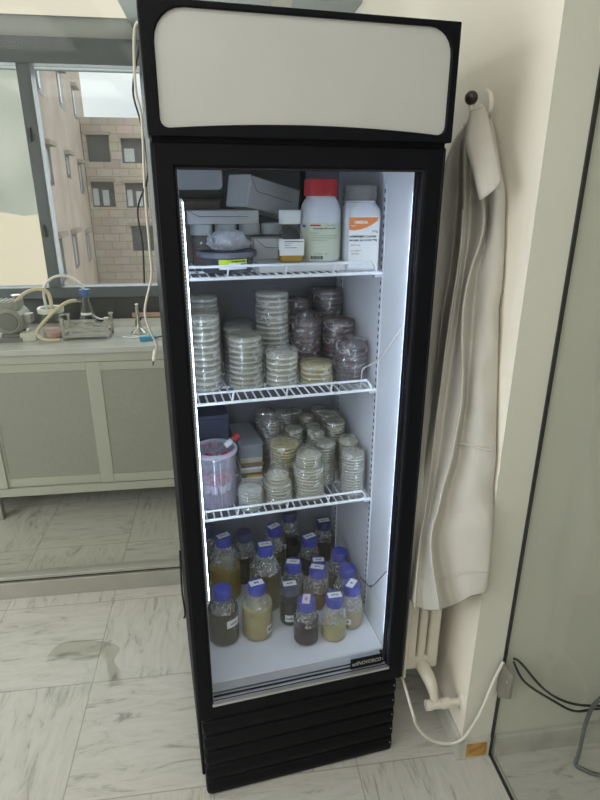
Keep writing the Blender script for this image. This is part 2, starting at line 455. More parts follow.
# water spill on the floor
pts = [(-.694, 1.694), (-.685, 1.745), (-.655, 1.782), (-.59, 1.788), (-.516, 1.772), (-.455, 1.745), (-.434, 1.716), (-.446, 1.67), (-.425, 1.63), (-.385, 1.628), (-.36, 1.6), (-.345, 1.614), (-.325, 1.622), (-.31, 1.6), (-.27, 1.597), (-.272, 1.58), (-.36, 1.565), (-.40, 1.552), (-.44, 1.545), (-.455, 1.50), (-.478, 1.487), (-.50, 1.52), (-.535, 1.525), (-.555, 1.50), (-.60, 1.488), (-.635, 1.515), (-.628, 1.54), (-.585, 1.57), (-.55, 1.60), (-.53, 1.625), (-.555, 1.66), (-.62, 1.665), (-.66, 1.672)]
P = catmull([Vector((x, y, 0)) for x, y in pts + [pts[0]]], 4)[:-1]
cen = sum(P, Vector()) / len(P)
b = MB(); b.loft([[Vector((p.x, p.y, .0004)) for p in P], [Vector((p.x, p.y, .0010)) for p in P], [Vector((cen.x + (p.x - cen.x) * .975, cen.y + (p.y - cen.y) * .975, .0016)) for p in P]])
tag(b.build('water_puddle', MT['water']), 'clear water puddle spilled on the marble floor left of the cooler', 'puddle', kind='stuff')

# ------------------------------------------------------------------ outside
struct(MB().box(-30, 14, 3.6, 45, -4.2, -4.0).build('trim_5', MT['ground']))
sb = thing('stone_building', 'pale stone block building with dark windows seen through the window', 'building', (0, 24, 0))
b = MB(); b.box(-4.88, 6, .25, 8, -4.0, 3.95)
b.box(-4.88, 6, .05, .25, 3.75, 4.15)
# front skin with openings left where the windows are
wins = [(-4.75, -3.92, 2.62, 3.55), (-3.50, -2.68, 2.58, 3.45), (-4.78, -3.91, 1.0, 1.92), (-3.50, -2.65, .97, 1.88), (-3.42, -2.56, -.68, .30), (-2.2, -1.4, 2.55, 3.4), (-2.2, -1.4, .95, 1.85)]
xs = sorted({-4.88, 6.} | {a for q in wins for a in q[:2]}); zs = sorted({-4., 3.75} | {a for q in wins for a in q[2:]})
for i in range(len(xs) - 1):
    for j in range(len(zs) - 1):
        mx, mz = (xs[i] + xs[i + 1]) / 2, (zs[j] + zs[j + 1]) / 2
        if any(q[0] < mx < q[1] and q[2] < mz < q[3] for q in wins): continue
        b.box(xs[i], xs[i + 1], 0, .25, zs[j], zs[j + 1])
b.build('wall', MT['stonew'], sb)
for k, (x0, x1, z0, z1) in enumerate(wins):
    f = MB().box(x0, x1, .18, .24, z0, z1).build('window', MT['darkwin'], sb)
    b = MB(); wd = x1 - x0
    if k in (2, 3): b.box(x0 + .04, x0 + wd * .28, .16, .18, z0 + .05, z1 - .25); b.box(x0 + wd * .45, x0 + wd * .72, .16, .18, z0 + .05, z1 - .3)
    elif k == 1: b.box(x0 + .08, x0 + wd * .55, .16, .18, z0 + .05, z1 - .35)
    else: b.box(x0 + .05, x0 + wd * .45, .16, .18, z0 + .06, z1 - .5)
    b.build('pane', MT['panelight'] if k in (1, 2, 3) else MT['alu'], f)
    MB().box(x0 - .08, x1 + .08, -.08, .02, z1, z1 + .12).build('lintel', MT['ledge'], sb)
# tan plastered wing running away to the stone building
ang = .105
pb = thing('plastered_building', 'tan plastered building wing with small windows running away outside', 'building', (-4.904, 24, 0), ang)
b = MB(); b.box(-3.5, 0, -10.6, 2.2, -4, 7.6); b.build('wall', MT['plaster'], pb)
for s0, s1, z0, z1 in ((-9.0, -8.05, 1.72, 2.62), (-5.3, -4.5, 1.95, 2.6), (-2.3, -1.25, 1.5, 2.5), (-9.15, -8.1, -.6, .5), (-6.1, -5.1, -.6, .42), (-2.5, -1.6, -.8, .2), (-8.6, -7.75, 3.75, 4.7), (-4.9, -4.0, 3.9, 4.9), (-1.4, -.5, 4.0, 4.95)):
    f = MB().box(-.05, .012, s0, s1, z0, z1).build('window', MT['darkwin'], pb)
    b = MB(); b.box(.012, .03, s0 + .1, s0 + (s1 - s0) * .45, z0 + .1, z1 - .1); b.build('pane', MT['panelight'], f)
    MB().box(0, .18, s0 - .1, s1 + .1, z1, z1 + .1).build('ledge', MT['ledge'], pb)
tag(MB().box(-12, -3.62, 13.0, 13.4, -4, 7.5).build('plaster_wall', MT['peel']), 'cream outside wall with peeling plaster filling the left window pane', 'wall')

# ------------------------------------------------------------------ display cooler
FX, FY, FT = -.1133, 1.1198, .1214
fc, fs = cos(FT), sin(FT)
def FW(u, w, z): return (FX + u * fc - w * fs, FY + u * fs + w * fc, z)
W = .583; D = .66; TOP = 1.897
fr = thing('display_cooler', 'tall black upright display cooler with glass door and white sign header', 'refrigerator', (FX, FY, 0), FT)
LU0, LU1, LW0, LW1, LV0, LV1 = .030, .555, .052, .590, .338, 1.660
# outer cabinet
b = MB()
b.box(.002, LU0 - .002, .046, D, .03, TOP); b.box(LU1 + .002, W - .002, .046, D, .03, TOP)
b.box(LU0 - .002, LU1 + .002, LW1 + .004, D, .03, TOP); b.box(LU0 - .002, LU1 + .002, .046, LW1 + .004, LV1 + .004, TOP)
b.box(LU0 - .002, LU1 + .002, .046, LW1 + .004, .03, LV0 - .012)
b.build('cabinet', MT['black'], fr, bevel=.004)
for u in (.05, W - .05):
    for w_ in (.09, D - .06):
        b = MB(); b.lathe([(.018, 0), (.018, .006), (.008, .008), (.008, .03)], 12, u, w_); b.build('foot', MT['black2'], fr)
# liner
b = MB(); t = .004
b.box(LU0, LU0 + t, LW0, LW1, LV0, LV1); b.box(LU1 - t, LU1, LW0, LW1, LV0, LV1); b.box(LU0 + t, LU1 - t, LW0, LW1, LV1 - t, LV1)
b.build('liner', MT['liner'], fr)
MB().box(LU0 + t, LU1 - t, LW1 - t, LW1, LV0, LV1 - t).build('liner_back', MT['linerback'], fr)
b = MB(); b.box(LU0 + t, LU1 - t, .072, LW1 - t, LV0 - .008, LV0); b.build('liner_floor', MT['liner'], fr, bevel=.002)
b = MB(); b.box(.043, .536, .020, .072, .322, .334); b.build('threshold', MT['linergrey'], fr)
# door: four stiles mitred as one frame, gasket, pane, aluminium trim
def ring_plate(mb, outer, inner, y0, y1):
    n = len(outer)
    for pts, flip in ((outer, False), (inner, True)):
        A = [mb.bm.verts.new((p[0], y0, p[1])) for p in pts]; B = [mb.bm.verts.new((p[0], y1, p[1])) for p in pts]
        for i in range(n): mb._f([A[i], A[(i + 1) % n], B[(i + 1) % n], B[i]])
        if not flip: oa, ob = A, B
        else: ia, ib = A, B
    for i in range(n):
        j = (i + 1) % n
        mb._f([oa[i], oa[j], ia[j], ia[i]]); mb._f([ob[i], ob[j], ib[j], ib[i]])
GL, GR, GB, GT = .0415, .538, .332, 1.640
b = MB()
o4 = [(0, .287), (W, .287), (W, 1.683), (0, 1.683)]; i4 = [(GL, GB), (GR, GB), (GR, GT), (GL, GT)]
ring_plate(b, o4, i4, 0, .044)
dr = b.build('door_frame', MT['black'], fr, bevel=.005)
b = MB()
for k, (w0, w1) in enumerate(((.0035, .010), (.026, .032), (.038, .043))):
    ring_plate(b, [(GL, GB), (GR, GB), (GR, GT), (GL, GT)], [(GL + .003, GB + .003), (GR - .003, GB + .003), (GR - .003, GT - .003), (GL + .003, GT - .003)], w0, w1)
b.build('gasket', MT['navy'], dr)
MB().box(GL + .001, GR - .001, .018, .022, GB + .001, GT - .001).build('glass_pane', MT['doorpane'], dr)
b = MB(); b.box(GL, GR, -.001, .010, GB, GB + .008); b.box(GL, GL + .004, .010, .017, GB + .008, GT); b.build('aluminium_trim', MT['silver'], dr)
# outer seam lines on the stiles
b = MB(); b.box(.0055, .0075, -.0012, 0, .30, 1.675); b.box(W - .0075, W - .0055, -.0012, 0, .30, 1.675); b.build('stile_bead', MT['navy'], dr)
# badge
bd = MB().box(.428, .522, .0140, .0176, .343, .376).build('badge', MT['black2'], dr)
b = MB(); V, F = text_mesh('ezSNOVORCO', .0190, .25, .0003)
add_flat(b, V, F, lambda v: Vector((.4745 + v.x * .70, .0137, .3595 + v.y * .95))); b.build('lettering', MT['silver'], bd, flat=False)
# light box header
hb = MB()
inner = rrect(.021, .570, .012, .196, [.018, .045, .052, .016], 6)
cx, cz = .295, .10
# arch the lower edge of the panel upwards in the middle
def arch(p):
    x, z = p
    if z < .06: z += .012 * (1 - ((x - cx) / .28) ** 2)
    s = (x - cx) / .28
    return (x, z)
dens = []
for i in range(len(inner)):
    a, c_ = inner[i], inner[(i + 1) % len(inner)]
    nn = 12 if math.hypot(a[0] - c_[0], a[1] - c_[1]) > .1 else 1
    for k in range(nn): dens.append((a[0] + (c_[0] - a[0]) * k / nn, a[1] + (c_[1] - a[1]) * k / nn))
inner = [arch(p) for p in dens]
H0, H1 = 1.690, TOP
HX0, HX1, HZ0, HZ1 = -.002, W + .003, 0, H1 - H0
def to_rect(p):
    dx, dz = p[0] - cx, p[1] - cz
    k = min(((HX1 - cx) / dx if dx > 0 else (HX0 - cx) / dx) if abs(dx) > 1e-9 else 1e9, ((HZ1 - cz) / dz if dz > 0 else (HZ0 - cz) / dz) if abs(dz) > 1e-9 else 1e9)
    return (cx + dx * k, cz + dz * k)
outer = [to_rect(p) for p in inner]
for cr in ((HX0, HZ0), (HX1, HZ0), (HX1, HZ1), (HX0, HZ1)):   # snap the nearest outline points to the true corners
    k = min(range(len(outer)), key=lambda i: math.hypot(outer[i][0] - cr[0], outer[i][1] - cr[1])); outer[k] = cr
ring_plate(hb, outer, inner, -.012, .05)
hd = hb.build('header_frame', MT['black'], fr, loc=(0, 0, H0), bevel=.004)
b = MB(); A = [Vector((x, -.006, z)) for x, z in inner]; B = [Vector((x, .0, z)) for x, z in inner]; b.prism(A, B); b.build('sign_panel', MT['sign'], hd)
MB().box(.004, W - .004, .004, .046, 1.679, 1.694).build('header_joint', MT['black2'], fr)
# louvred kick grille
b = MB(); n = 5; gb, gt_ = .004, .284; hh = (gt_ - gb) / n
for k in range(n):
    z0 = gb + k * hh
    prof = [(.03, z0), (.006, z0), (.001, z0 + .006), (-.001, z0 + hh * .45), (.004, z0 + hh * .8), (.016, z0 + hh - .004), (.03, z0 + hh)]
    r0 = [(.020, .0)]
    rings = []
    for u, ins in ((.010, .012), (.014, .004), (.022, 0), (W - .024, 0), (W - .017, .004), (W - .013, .012)):
        rings.append([Vector((u, w_ + ins, z)) for w_, z in prof])
    b.loft(rings)
b.build('kick_grille', MT['black2'], fr)
MB().box(.014, W - .016, .03, .046, .004, .286).build('grille_backing', MT['black2'], fr)
for k in range(n):
    b = MB(); b.lathe([(.0018, 0), (.0018, .003)], 8, M=Matrix.Translation(Vector((W - .026, -.002, gb + k * hh + hh * .72))) @ Matrix.Rotation(pi / 2, 4, 'X'))
    b.build('screw', MT['silver'], fr)
# light tube in the left front corner
b = MB(); b.rbox(.0445, .0535, .046, .056, .625, 1.585, .003)
b.mi = 1
for k in range(118): b.box(.0475, .0505, .0455, .0461, .632 + k * .008, .6345 + k * .008)
lt = b.build('light_tube', [MT['ledfront'], MT['slot']], fr)
b = MB(); b.prism([Vector((.0540, .0525, .63)), Vector((.0545, .0530, .63)), Vector((.0500, .0575, .63)), Vector((.0495, .0570, .63))], [Vector((.0540, .0525, 1.58)), Vector((.0545, .0530, 1.58)), Vector((.0500, .0575, 1.58)), Vector((.0495, .0570, 1.58))]); b.build('lamp_face', MT['led'], lt)
b = MB(); b.rbox(.541, .5505, .050, .058, .40, 1.60, .002); lt = b.build('light_tube', MT['ledfront'], fr)
b = MB(); b.box(.542, .5495, .0583, .0588, .405, 1.595); b.build('lamp_face', MT['ledlow'], lt)
# slotted standards
for u0, u1, w_ in ((.0345, .0365, .225), (.0345, .0365, .53), (.5485, .5505, .225), (.5485, .5505, .53)):
    b = MB(); b.box(u0, u1, w_ - .009, w_ + .009, .36, 1.62); b.mi = 1
    ue = u1 if u0 < .1 else u0
    for k in range(62): b.box(ue - .0004, ue + .0004, w_ - .003, w_ + .003, .375 + k * .02, .385 + k * .02)
    b.build('shelf_standard', [MT['liner'], MT['slot']], fr)
# wire shelves
SW0, SW1, SU0, SU1 = .215, .570, .041, .545
SZ = (1.411, 1.100, .764)
for si, z in enumerate(SZ):
    b = MB()
    for w_, r_ in ((SW0, .0042), (SW0 + .12, .003), (SW0 + .24, .003), (SW1, .003)): b.tube([(SU0, w_, z - .004), (SU1, w_, z - .004)], r_, 8)
    for u in (SU0, SU1): b.tube([(u, SW0, z - .004), (u, SW1, z - .004)], .003, 6)
    k = SU0 + .012
    while k < SU1 - .005:
        b.tube([(k, SW0, z), (k, SW1, z)], .0024, 6); k += .0205
    sh = b.build('wire_shelf', MT['wire'], fr)
    g = MB(); y = SW0 - .004; h2 = .024 if si == 0 else .026
    g.tube([(SU0 + .006, y + .004, z - .004), (SU0 + .02, y, z + h2 * .6), (SU0 + .028, y, z + h2), (SU1 - .028, y, z + h2), (SU1 - .02, y, z + h2 * .6), (SU1 - .012, y + .004, z - .004)], .0032, 7)
    for q in (.16, .30, .42): g.tube([(q, y, z + h2), (q - .004, y + .004, z - .004)], .0024, 6)
    g.build('guard_rail', MT['wire'], sh)
    for u0, u1 in ((.037, .060), (.528, .548)):
        c_ = MB(); c_.box(u0, u1, SW0 + .002, SW0 + .018, z - .016, z - .007); c_.build('shelf_clip', MT['silver'], sh)
# fan housing under the roof of the cabinet
b = MB(); A = rrect(.036, .185, 1.602, 1.654, [.014, .002, .002, .002], 4)
b.prism([Vector((x, .44, z)) for x, z in A], [Vector((x, .583, z)) for x, z in A]); b.build('fan_housing', MT['linergrey'], fr, bevel=.003)
b = MB(); b.box(.43, .445, .575, .585, 1.45, 1.654); b.build('drain_pipe', MT['navy'], fr)

# ------------------------------------------------------------------ things in the cooler
def at(name, label, cat, u, w_, z, rz=0., group=None): return thing(name, label, cat, FW(u, w_, z), FT + rz, group)
TOPZ = (SZ[0] + .0026, SZ[1] + .0026, SZ[2] + .0026)
FLOORZ = LV0 + .0005

def band(mb, r, z0, z1, a0, a1, n=12, th=.0004):
    """curved label on a round body; angles measured from the front (-y)"""
    ins, outs = [], []
    for z in (z0, z1):
        ins.append([Vector((r * sin(a0 + (a1 - a0) * k / n), -r * cos(a0 + (a1 - a0) * k / n), z)) for k in range(n + 1)])
        outs.append([Vector(((r + th) * sin(a0 + (a1 - a0) * k / n), -(r + th) * cos(a0 + (a1 - a0) * k / n), z)) for k in range(n + 1)])
    mb.loft([ins[0], outs[0], outs[1], ins[1], ins[0]], caps=False, closed=False)
def cyl_text(mb, txt, size, r, a, z, shear=0., bold=0., sx=1.):
    V, F = text_mesh(txt, size, shear, bold)
    add_flat(mb, V, F, lambda v: Vector((r * sin(a + v.x * sx / r), -r * cos(a + v.x * sx / r), z + v.y)))
def flat_text(mb, txt, size, x, y, z, sx=1., bold=0.):
    V, F = text_mesh(txt, size, 0, bold); add_flat(mb, V, F, lambda v: Vector((x + v.x * sx, y, z + v.y)))

# --- culture media bottles
def film_wrap(r0, r1, z0, z1, seed):
    """skirt of crinkled film gathered round a bottle neck"""
    rnd = random.Random(seed); ph = [rnd.uniform(0, 6.3) for _ in range(4)]
    mb = MB(); rings = []
    for k in range(6):
        t_ = k / 5; z = z1 + (z0 - z1) * t_; r = r0 + (r1 - r0) * t_ ** 1.3
        ring = []
        for j in range(40):
            a = 2 * pi * j / 40
            q = sin(5 * a + ph[0]) * .5 + sin(9 * a + ph[1] + t_ * 2) * .3 + sin(13 * a + ph[2]) * .2
            rr = r * (1 + .13 * t_ * q) + .0015
            dz = -.014 * t_ * t_ * max(0, sin(2 * a + ph[3]) + .4 * sin(4 * a + ph[0]))
            ring.append(Vector((rr * cos(a), rr * sin(a), z + dz)))
        rings.append(ring)
    mb.loft(rings, caps=False); return mb
liq_cache = {}
def liquid_mat(col, clarity=0.):
    k = (col, clarity)
    if k not in liq_cache:
        liq_cache[k] = plain('culture broth', col, .3, spec=.2, vary=.08, scale=30) if not clarity else clear('clear broth', tuple(min(1, c ** .35) for c in col), .25, .05, .02, 1 - clarity, col)
    return liq_cache[k]
def bottle(label, u, w_, H, r, liq, fill, capmat='bluecap', topnote=None, side=None, film=True, rz=0., seed=0, tint=None, clarity=0.):
    t_ = at('media_bottle', label, 'bottle', u, w_, FLOORZ, rz, 'blue capped media bottles on the cooler floor')
    nr = .0205 if r > .030 else .017; cr = .0262 if r > .030 else .0235
    zc = H - .026; hs = zc - r * .95                            # shoulder height
    prof = [(r * .86, 0), (r * .97, .004), (r, .010), (r, hs)]
    for k in range(1, 7):
        a = k / 6 * pi / 2
        prof.append((nr + (r - nr) * (cos(a) ** .9 if k < 6 else 0), hs + (zc - .012 - hs) * sin(a) ** 1.15))
    prof += [(nr, zc - .004), (nr, zc + .004)]
    MB().lathe(prof, 32).build('glass_body', MT['glass'], t_)
    zt = min(hs, H * fill); pl = [(r * .84, .003), (r * .955, .009), (r * .962, zt * .5), (r * .962, zt)]
    b = MB(); b.lathe(pl, 28); b.build('liquid', liquid_mat(liq, clarity), t_)
    c_ = MB()
    c_.lathe([(cr * .97, zc - .006), (cr, zc - .003), (cr, H - .004), (cr * .93, H - .0005), (cr * .80, H), (cr * .2, H)], 40, wob=lambda a, z: .018 * (1 if sin(a * 20) > 0 else -1) if z < H - .002 else 0)
    cp = c_.build('cap', MT[capmat], t_)
    if topnote:
        lb, txt, ang_ = topnote
        M = Matrix.Translation(Vector((0, 0, H + .0002))) @ Matrix.Rotation(ang_, 4, 'Z')
        hw = cr * .78
        n_ = MB(); n_.box(-hw, hw, -hw * .55, hw * .55, 0, .0006, M); n_.build('note', MT[lb], cp)
        k_ = MB()
        V, F = scribble(txt, .011); add_flat(k_, V, F, lambda v: M @ Vector((v.x, v.y, .0009))); k_.build('handwriting', MT['ink'], cp, flat=False)
    if side:
        lb, a, z0, z1, wd, txt = side
        s_ = MB(); band(s_, r + .0004, z0, z1, a - wd / 2, a + wd / 2); so = s_.build('label', MT[lb], t_)
        k_ = MB(); V, F = scribble(txt, (z1 - z0) * .5); add_flat(k_, V, F, lambda v: Vector(((r + .0011) * sin(a + v.x / r), -(r + .0011) * cos(a + v.x / r), (z0 + z1) / 2 + v.y))); k_.build('handwriting', MT['ink'], so, flat=False)
    if film:
        film_wrap(cr * .93, r * .98 if r < .045 else r * .9, hs - .012, zc - .004, seed).build('film_wrap', MT['film'], t_, flat=False)
    return t_
BR = (.050, .038, .023); YL = (.46, .39, .18); TN = (.40, .33, .22); PU = (.040, .021, .030); DK = (.020, .012, .018); AM = (.62, .47, .10); OL = (.125, .105, .042)
R5, R1, R2 = .0468, .0515, .0388
bottle('media bottle with brown broth and an unlabelled cap, front left corner of the cooler floor', .104, .232, .181, R5, BR, .62, side=('paper', .55, .070, .096, .9, '~~0'), seed=1)
bottle('media bottle of cloudy yellowish broth, second from the left in the front', .205, .228, .181, R5, YL, .66, topnote=('paper', 'BG', .15), side=('paper', .75, .022, .052, .55, 'BG'), seed=2)
bottle('large media bottle of clear amber liquid behind the brown broth bottle', .136, .425, .228, R1, AM, .50, topnote=('paper', '~~1', .35), seed=3, clarity=.25)
bottle('large media bottle of olive broth directly behind the cloudy yellowish bottle', .256, .345, .228, R1, OL, .60, topnote=('paper', '~~~2', .0), seed=4)
bottle('media bottle with labelled cap behind the large olive bottle', .316, .492, .192, .0425, OL, .5, topnote=('paper', '~~3', .45), seed=5)
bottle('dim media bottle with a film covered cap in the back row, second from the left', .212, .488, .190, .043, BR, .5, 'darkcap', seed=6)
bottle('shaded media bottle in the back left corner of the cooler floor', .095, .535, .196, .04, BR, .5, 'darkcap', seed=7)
bottle('media bottle with a labelled cap just behind the dark violet bottle', .346, .344, .147, .0355, OL, .5, topnote=('paper', '~~4', -.35), seed=8)
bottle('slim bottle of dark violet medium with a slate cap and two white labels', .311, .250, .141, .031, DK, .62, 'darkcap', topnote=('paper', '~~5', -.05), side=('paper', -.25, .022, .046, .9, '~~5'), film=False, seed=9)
bottle('media bottle with orange broth behind the purple front bottle', .414, .300, .146, R2, (.20, .09, .03), .45, topnote=('paper', '~~a', -.45), seed=10)
bottle('media bottle of purple brown broth with a pink label on its cap', .340, .164, .146, .038, PU, .60, topnote=('pink', '~b', 1.2), seed=11)
bottle('media bottle with a little pale yellow broth at the front right', .425, .158, .147, .038, (.46, .40, .20), .34, topnote=('paper', '~~~8', -.08), seed=12)
bottle('media bottle of tan broth at the right end of the front row', .491, .195, .147, R2, TN, .50, topnote=('paper', 'B', .8), side=('paper', -.55, .025, .044, .5, 'B'), seed=13)
bottle('media bottle with an unlabelled film covered cap right behind the tan broth bottle', .505, .276, .147, R2, BR, .5, seed=14)
bottle('media bottle with a plain blue cap nearest the right wall of the cooler', .508, .362, .147, .0355, BR, .5, seed=15)
bottle('small media bottle behind the orange broth bottle, cap partly hidden', .443, .384, .108, .0265, OL, .5, topnote=('paper', '~~9', -.2), seed=16)
bottle('media bottle with a labelled cap in the middle of the back rows', .435, .468, .147, .036, BR, .5, topnote=('paper', '~~10', .3), seed=17)
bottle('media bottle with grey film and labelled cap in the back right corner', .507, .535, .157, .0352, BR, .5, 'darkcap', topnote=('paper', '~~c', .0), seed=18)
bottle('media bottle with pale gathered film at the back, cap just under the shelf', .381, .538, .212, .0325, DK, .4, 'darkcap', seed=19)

# --- petri dish stacks in plastic sleeves
AG = {}
def agar(col):
    if col not in AG: AG[col] = plain('agar', col, .35, vary=.08, scale=25)
    return AG[col]
dish_cache = {}
def dish_mesh(r, h, smoky, col):
    k = (round(r, 4), h, smoky, col)
    if k not in dish_cache:
        mb = MB(); g = h * .05
        mb.lathe([(r * .96, 0), (r * .975, .001), (r * .975, h * .42), (r * .99, h * .46), (r, h * .5), (r, h - g), (r * .985, h - .0006), (r * .93, h - .0006), (r * .92, h - .0014)], 30)
        mb.mi = 1; mb.lathe([(r * .93, h * .12), (r * .93, h * .48)], 24)
        o = mb.build('petri_dish', [MT['dishp' if smoky else 'dish'], agar(col)]); me = o.data; bpy.data.objects.remove(o); dish_cache[k] = me
    return dish_cache[k]
def sleeve(r, H, seed, knot):
    rnd = random.Random(seed); ph = [rnd.uniform(0, 6.3) for _ in range(6)]
    def wob(a, z): return .006 * sin(2 * a + ph[0] + z * 25) + .005 * sin(5 * a + ph[1] - z * 40) + .003 * sin(9 * a + ph[2] + z * 60)
    R = r * 1.018
    prof = [(R * .9, .0004)] + [(R, .002 + (H - .003) * k / 8) for k in range(9)]
    if knot == 0: prof += [(R * .93, H + .0016), (R * .5, H + .0022), (R * .1, H + .002)]
    elif knot == 1: prof += [(R * .9, H + .004), (R * .62, H + .010), (R * .45, H + .014), (R * .58, H + .022), (R * .2, H + .019)]
    else: prof += [(R * .97, H + .006), (R * .70, H + .013), (R * .42, H + .006), (R * .2, H + .010)]
    mb = MB(); k2 = 9 if knot else 1
    mb.lathe(prof, 40, wob=lambda a, z: wob(a, z) * (1 if z < H else k2))
    return mb
def stack(name_label, u, w_, r, H, shelf, col, smoky=False, knot=0, seed=0, h=.0148, tiers=None):
    t_ = at('petri_dish_stack', name_label, 'petri dishes', u, w_, TOPZ[shelf], (seed * .37) % .5, 'sleeved petri dish stacks on the ' + ('middle' if shelf == 1 else 'lower') + ' shelf')
    tiers = tiers or [(r, H)]; z = .0012; zs = 0
    for (rr, hh) in tiers:
        n = max(1, round(hh / h)); me = dish_mesh(rr, round(hh / n, 5), smoky, col)
        for k in range(n): put('petri_dish', me, t_, (0, 0, z + k * hh / n), k * 1.3)
        z += hh + .0005
    if len(tiers) == 1: sleeve(r, H + .001, seed, knot).build('sleeve', MT['sleeve'], t_, flat=False)
    else:
        for i, (rr, hh) in enumerate(tiers):
            s_ = sleeve(rr, hh + .001, seed + i, knot if i == len(tiers) - 1 else 0).build('sleeve', MT['sleeve'], t_, flat=False); s_.location.z = sum(x[1] + .0005 for x in tiers[:i])
    return t_
CR = (.78, .75, .60); YE = (.78, .68, .30); PL = (.13, .075, .10); GY = (.62, .61, .54); PK = (.22, .10, .125); TA = (.66, .61, .44)
M_ = [
 ('tall clear stack of pale petri dishes at the front left of the middle shelf', .101, .328, .0455, .199, CR, False, 0, [(.0455, .066), (.0455, .066), (.0455, .066)]),
 ('clear stack of creamy petri dishes, second from the left in the front', .210, .318, .047, .142, (.50, .47, .30), False, 0, [(.047, .070), (.047, .071)]),
 ('low stack of pale petri dishes with crumpled film on top, left of the yellow dishes', .307, .311, .0445, .090, CR, False, 2, None),
 ('short stack of four yellow petri dishes at the front of the middle shelf', .4035, .306, .0465, .055, YE, False, 0, None),
 ('purple petri dish stack with white film gathered on top at the front right', .500, .298, .0470, .106, PL, True, 2, None),
 ('purple petri dish stack leaning behind the gathered purple one', .499, .408, .048, .146, PK, True, 0, None),
 ('purplish petri dish stack behind the short yellow dishes', .402, .408, .0440, .152, PK, True, 1, None),
 ('tall dark purple petri dish stack in the back right corner of the middle shelf', .499, .518, .048, .220, PL, True, 0, None),
 ('dark petri dish stack in the back of the middle shelf beside the tall pale one', .400, .518, .045, .194, PL, True, 0, None),
 ('tallest pale petri dish stack, standing at the back centre of the middle shelf', .304, .412, .048, .240, GY, False, 0, [(.048, .078), (.048, .160)]),
 ('greyish petri dish stack directly behind the creamy front stack', .206, .418, .042, .142, GY, False, 0, None),
 ('tall grey petri dish stack in the back left corner of the middle shelf', .112, .425, .044, .230, GY, False, 0, None),
 ('hindmost greyish petri dish stack behind the creamy front stack', .226, .515, .044, .138, GY, False, 0, None),
]
for i, (lab, u, w_, r, H, col, sm, kn, ti) in enumerate(M_): stack(lab, u, w_, r, H, 1, col, sm, kn, 20 + i, tiers=ti)
S_ = [
 ('small squat white wrapped dish stack beside the tube tub', .200, .250, .0345, .060, (.60, .60, .54), 2, None),
 ('pale petri dish stack in a tied bag, second at the front of the lower shelf', .283, .272, .0425, .086, TA, 1, [(.0425, .060), (.034, .022)]),
 ('two tiered petri dish stack with a bunched film top at the front centre', .376, .274, .0455, .136, TA, 1, [(.0455, .098), (.037, .033)]),
 ('slim white wrapped dish stack at the front right of the lower shelf', .504, .257, .0345, .130, (.62, .61, .55), 0, None),
 ('slim wrapped dish stack right behind the white front right one', .516, .333, .030, .131, TA, 2, None),
 ('wide yellowish petri dish stack behind the tied bags', .325, .362, .0455, .134, YE, 0, None),
 ('slim grey petri dish stack right of the bunched film top', .445, .338, .0305, .130, GY, 0, None),
 ('slim petri dish stack just behind the slim grey one', .434, .402, .029, .138, TA, 2, None),
 ('slim petri dish stack behind the bunched film top, second row', .372, .435, .030, .143, TA, 0, None),
 ('slim petri dish stack in the middle of the back rows of the lower shelf', .441, .458, .0255, .138, TA, 0, None),
 ('slim petri dish stack nearest the right wall in the third row', .500, .412, .030, .165, TA, 0, None),
 ('slim brownish petri dish stack with a tied top beside the slide boxes', .302, .444, .029, .180, (.30, .26, .20), 1, None),
 ('slim petri dish stack in the back row, second from the left', .355, .505, .0285, .175, GY, 0, None),
 ('slim petri dish stack in the back row, fourth from the left', .408, .557, .025, .155, GY, 0, None),
 ('slim petri dish stack in the back row, third from the left', .434, .510, .025, .152, TA, 0, None),
 ('slim petri dish stack in the back row beside the right wall', .500, .478, .029, .165, TA, 0, None),
 ('hindmost slim petri dish stack by the right wall', .487, .545, .0285, .160, GY, 0, None),
 ('slim petri dish stack in the back row, leftmost behind the slide boxes', .292, .510, .0270, .182, (.33, .30, .25), 0, None),
]
for i, (lab, u, w_, r, H, col, kn, ti) in enumerate(S_): stack(lab, u, w_, r, H, 2, col, False, kn, 50 + i, h=.0094, tiers=ti)

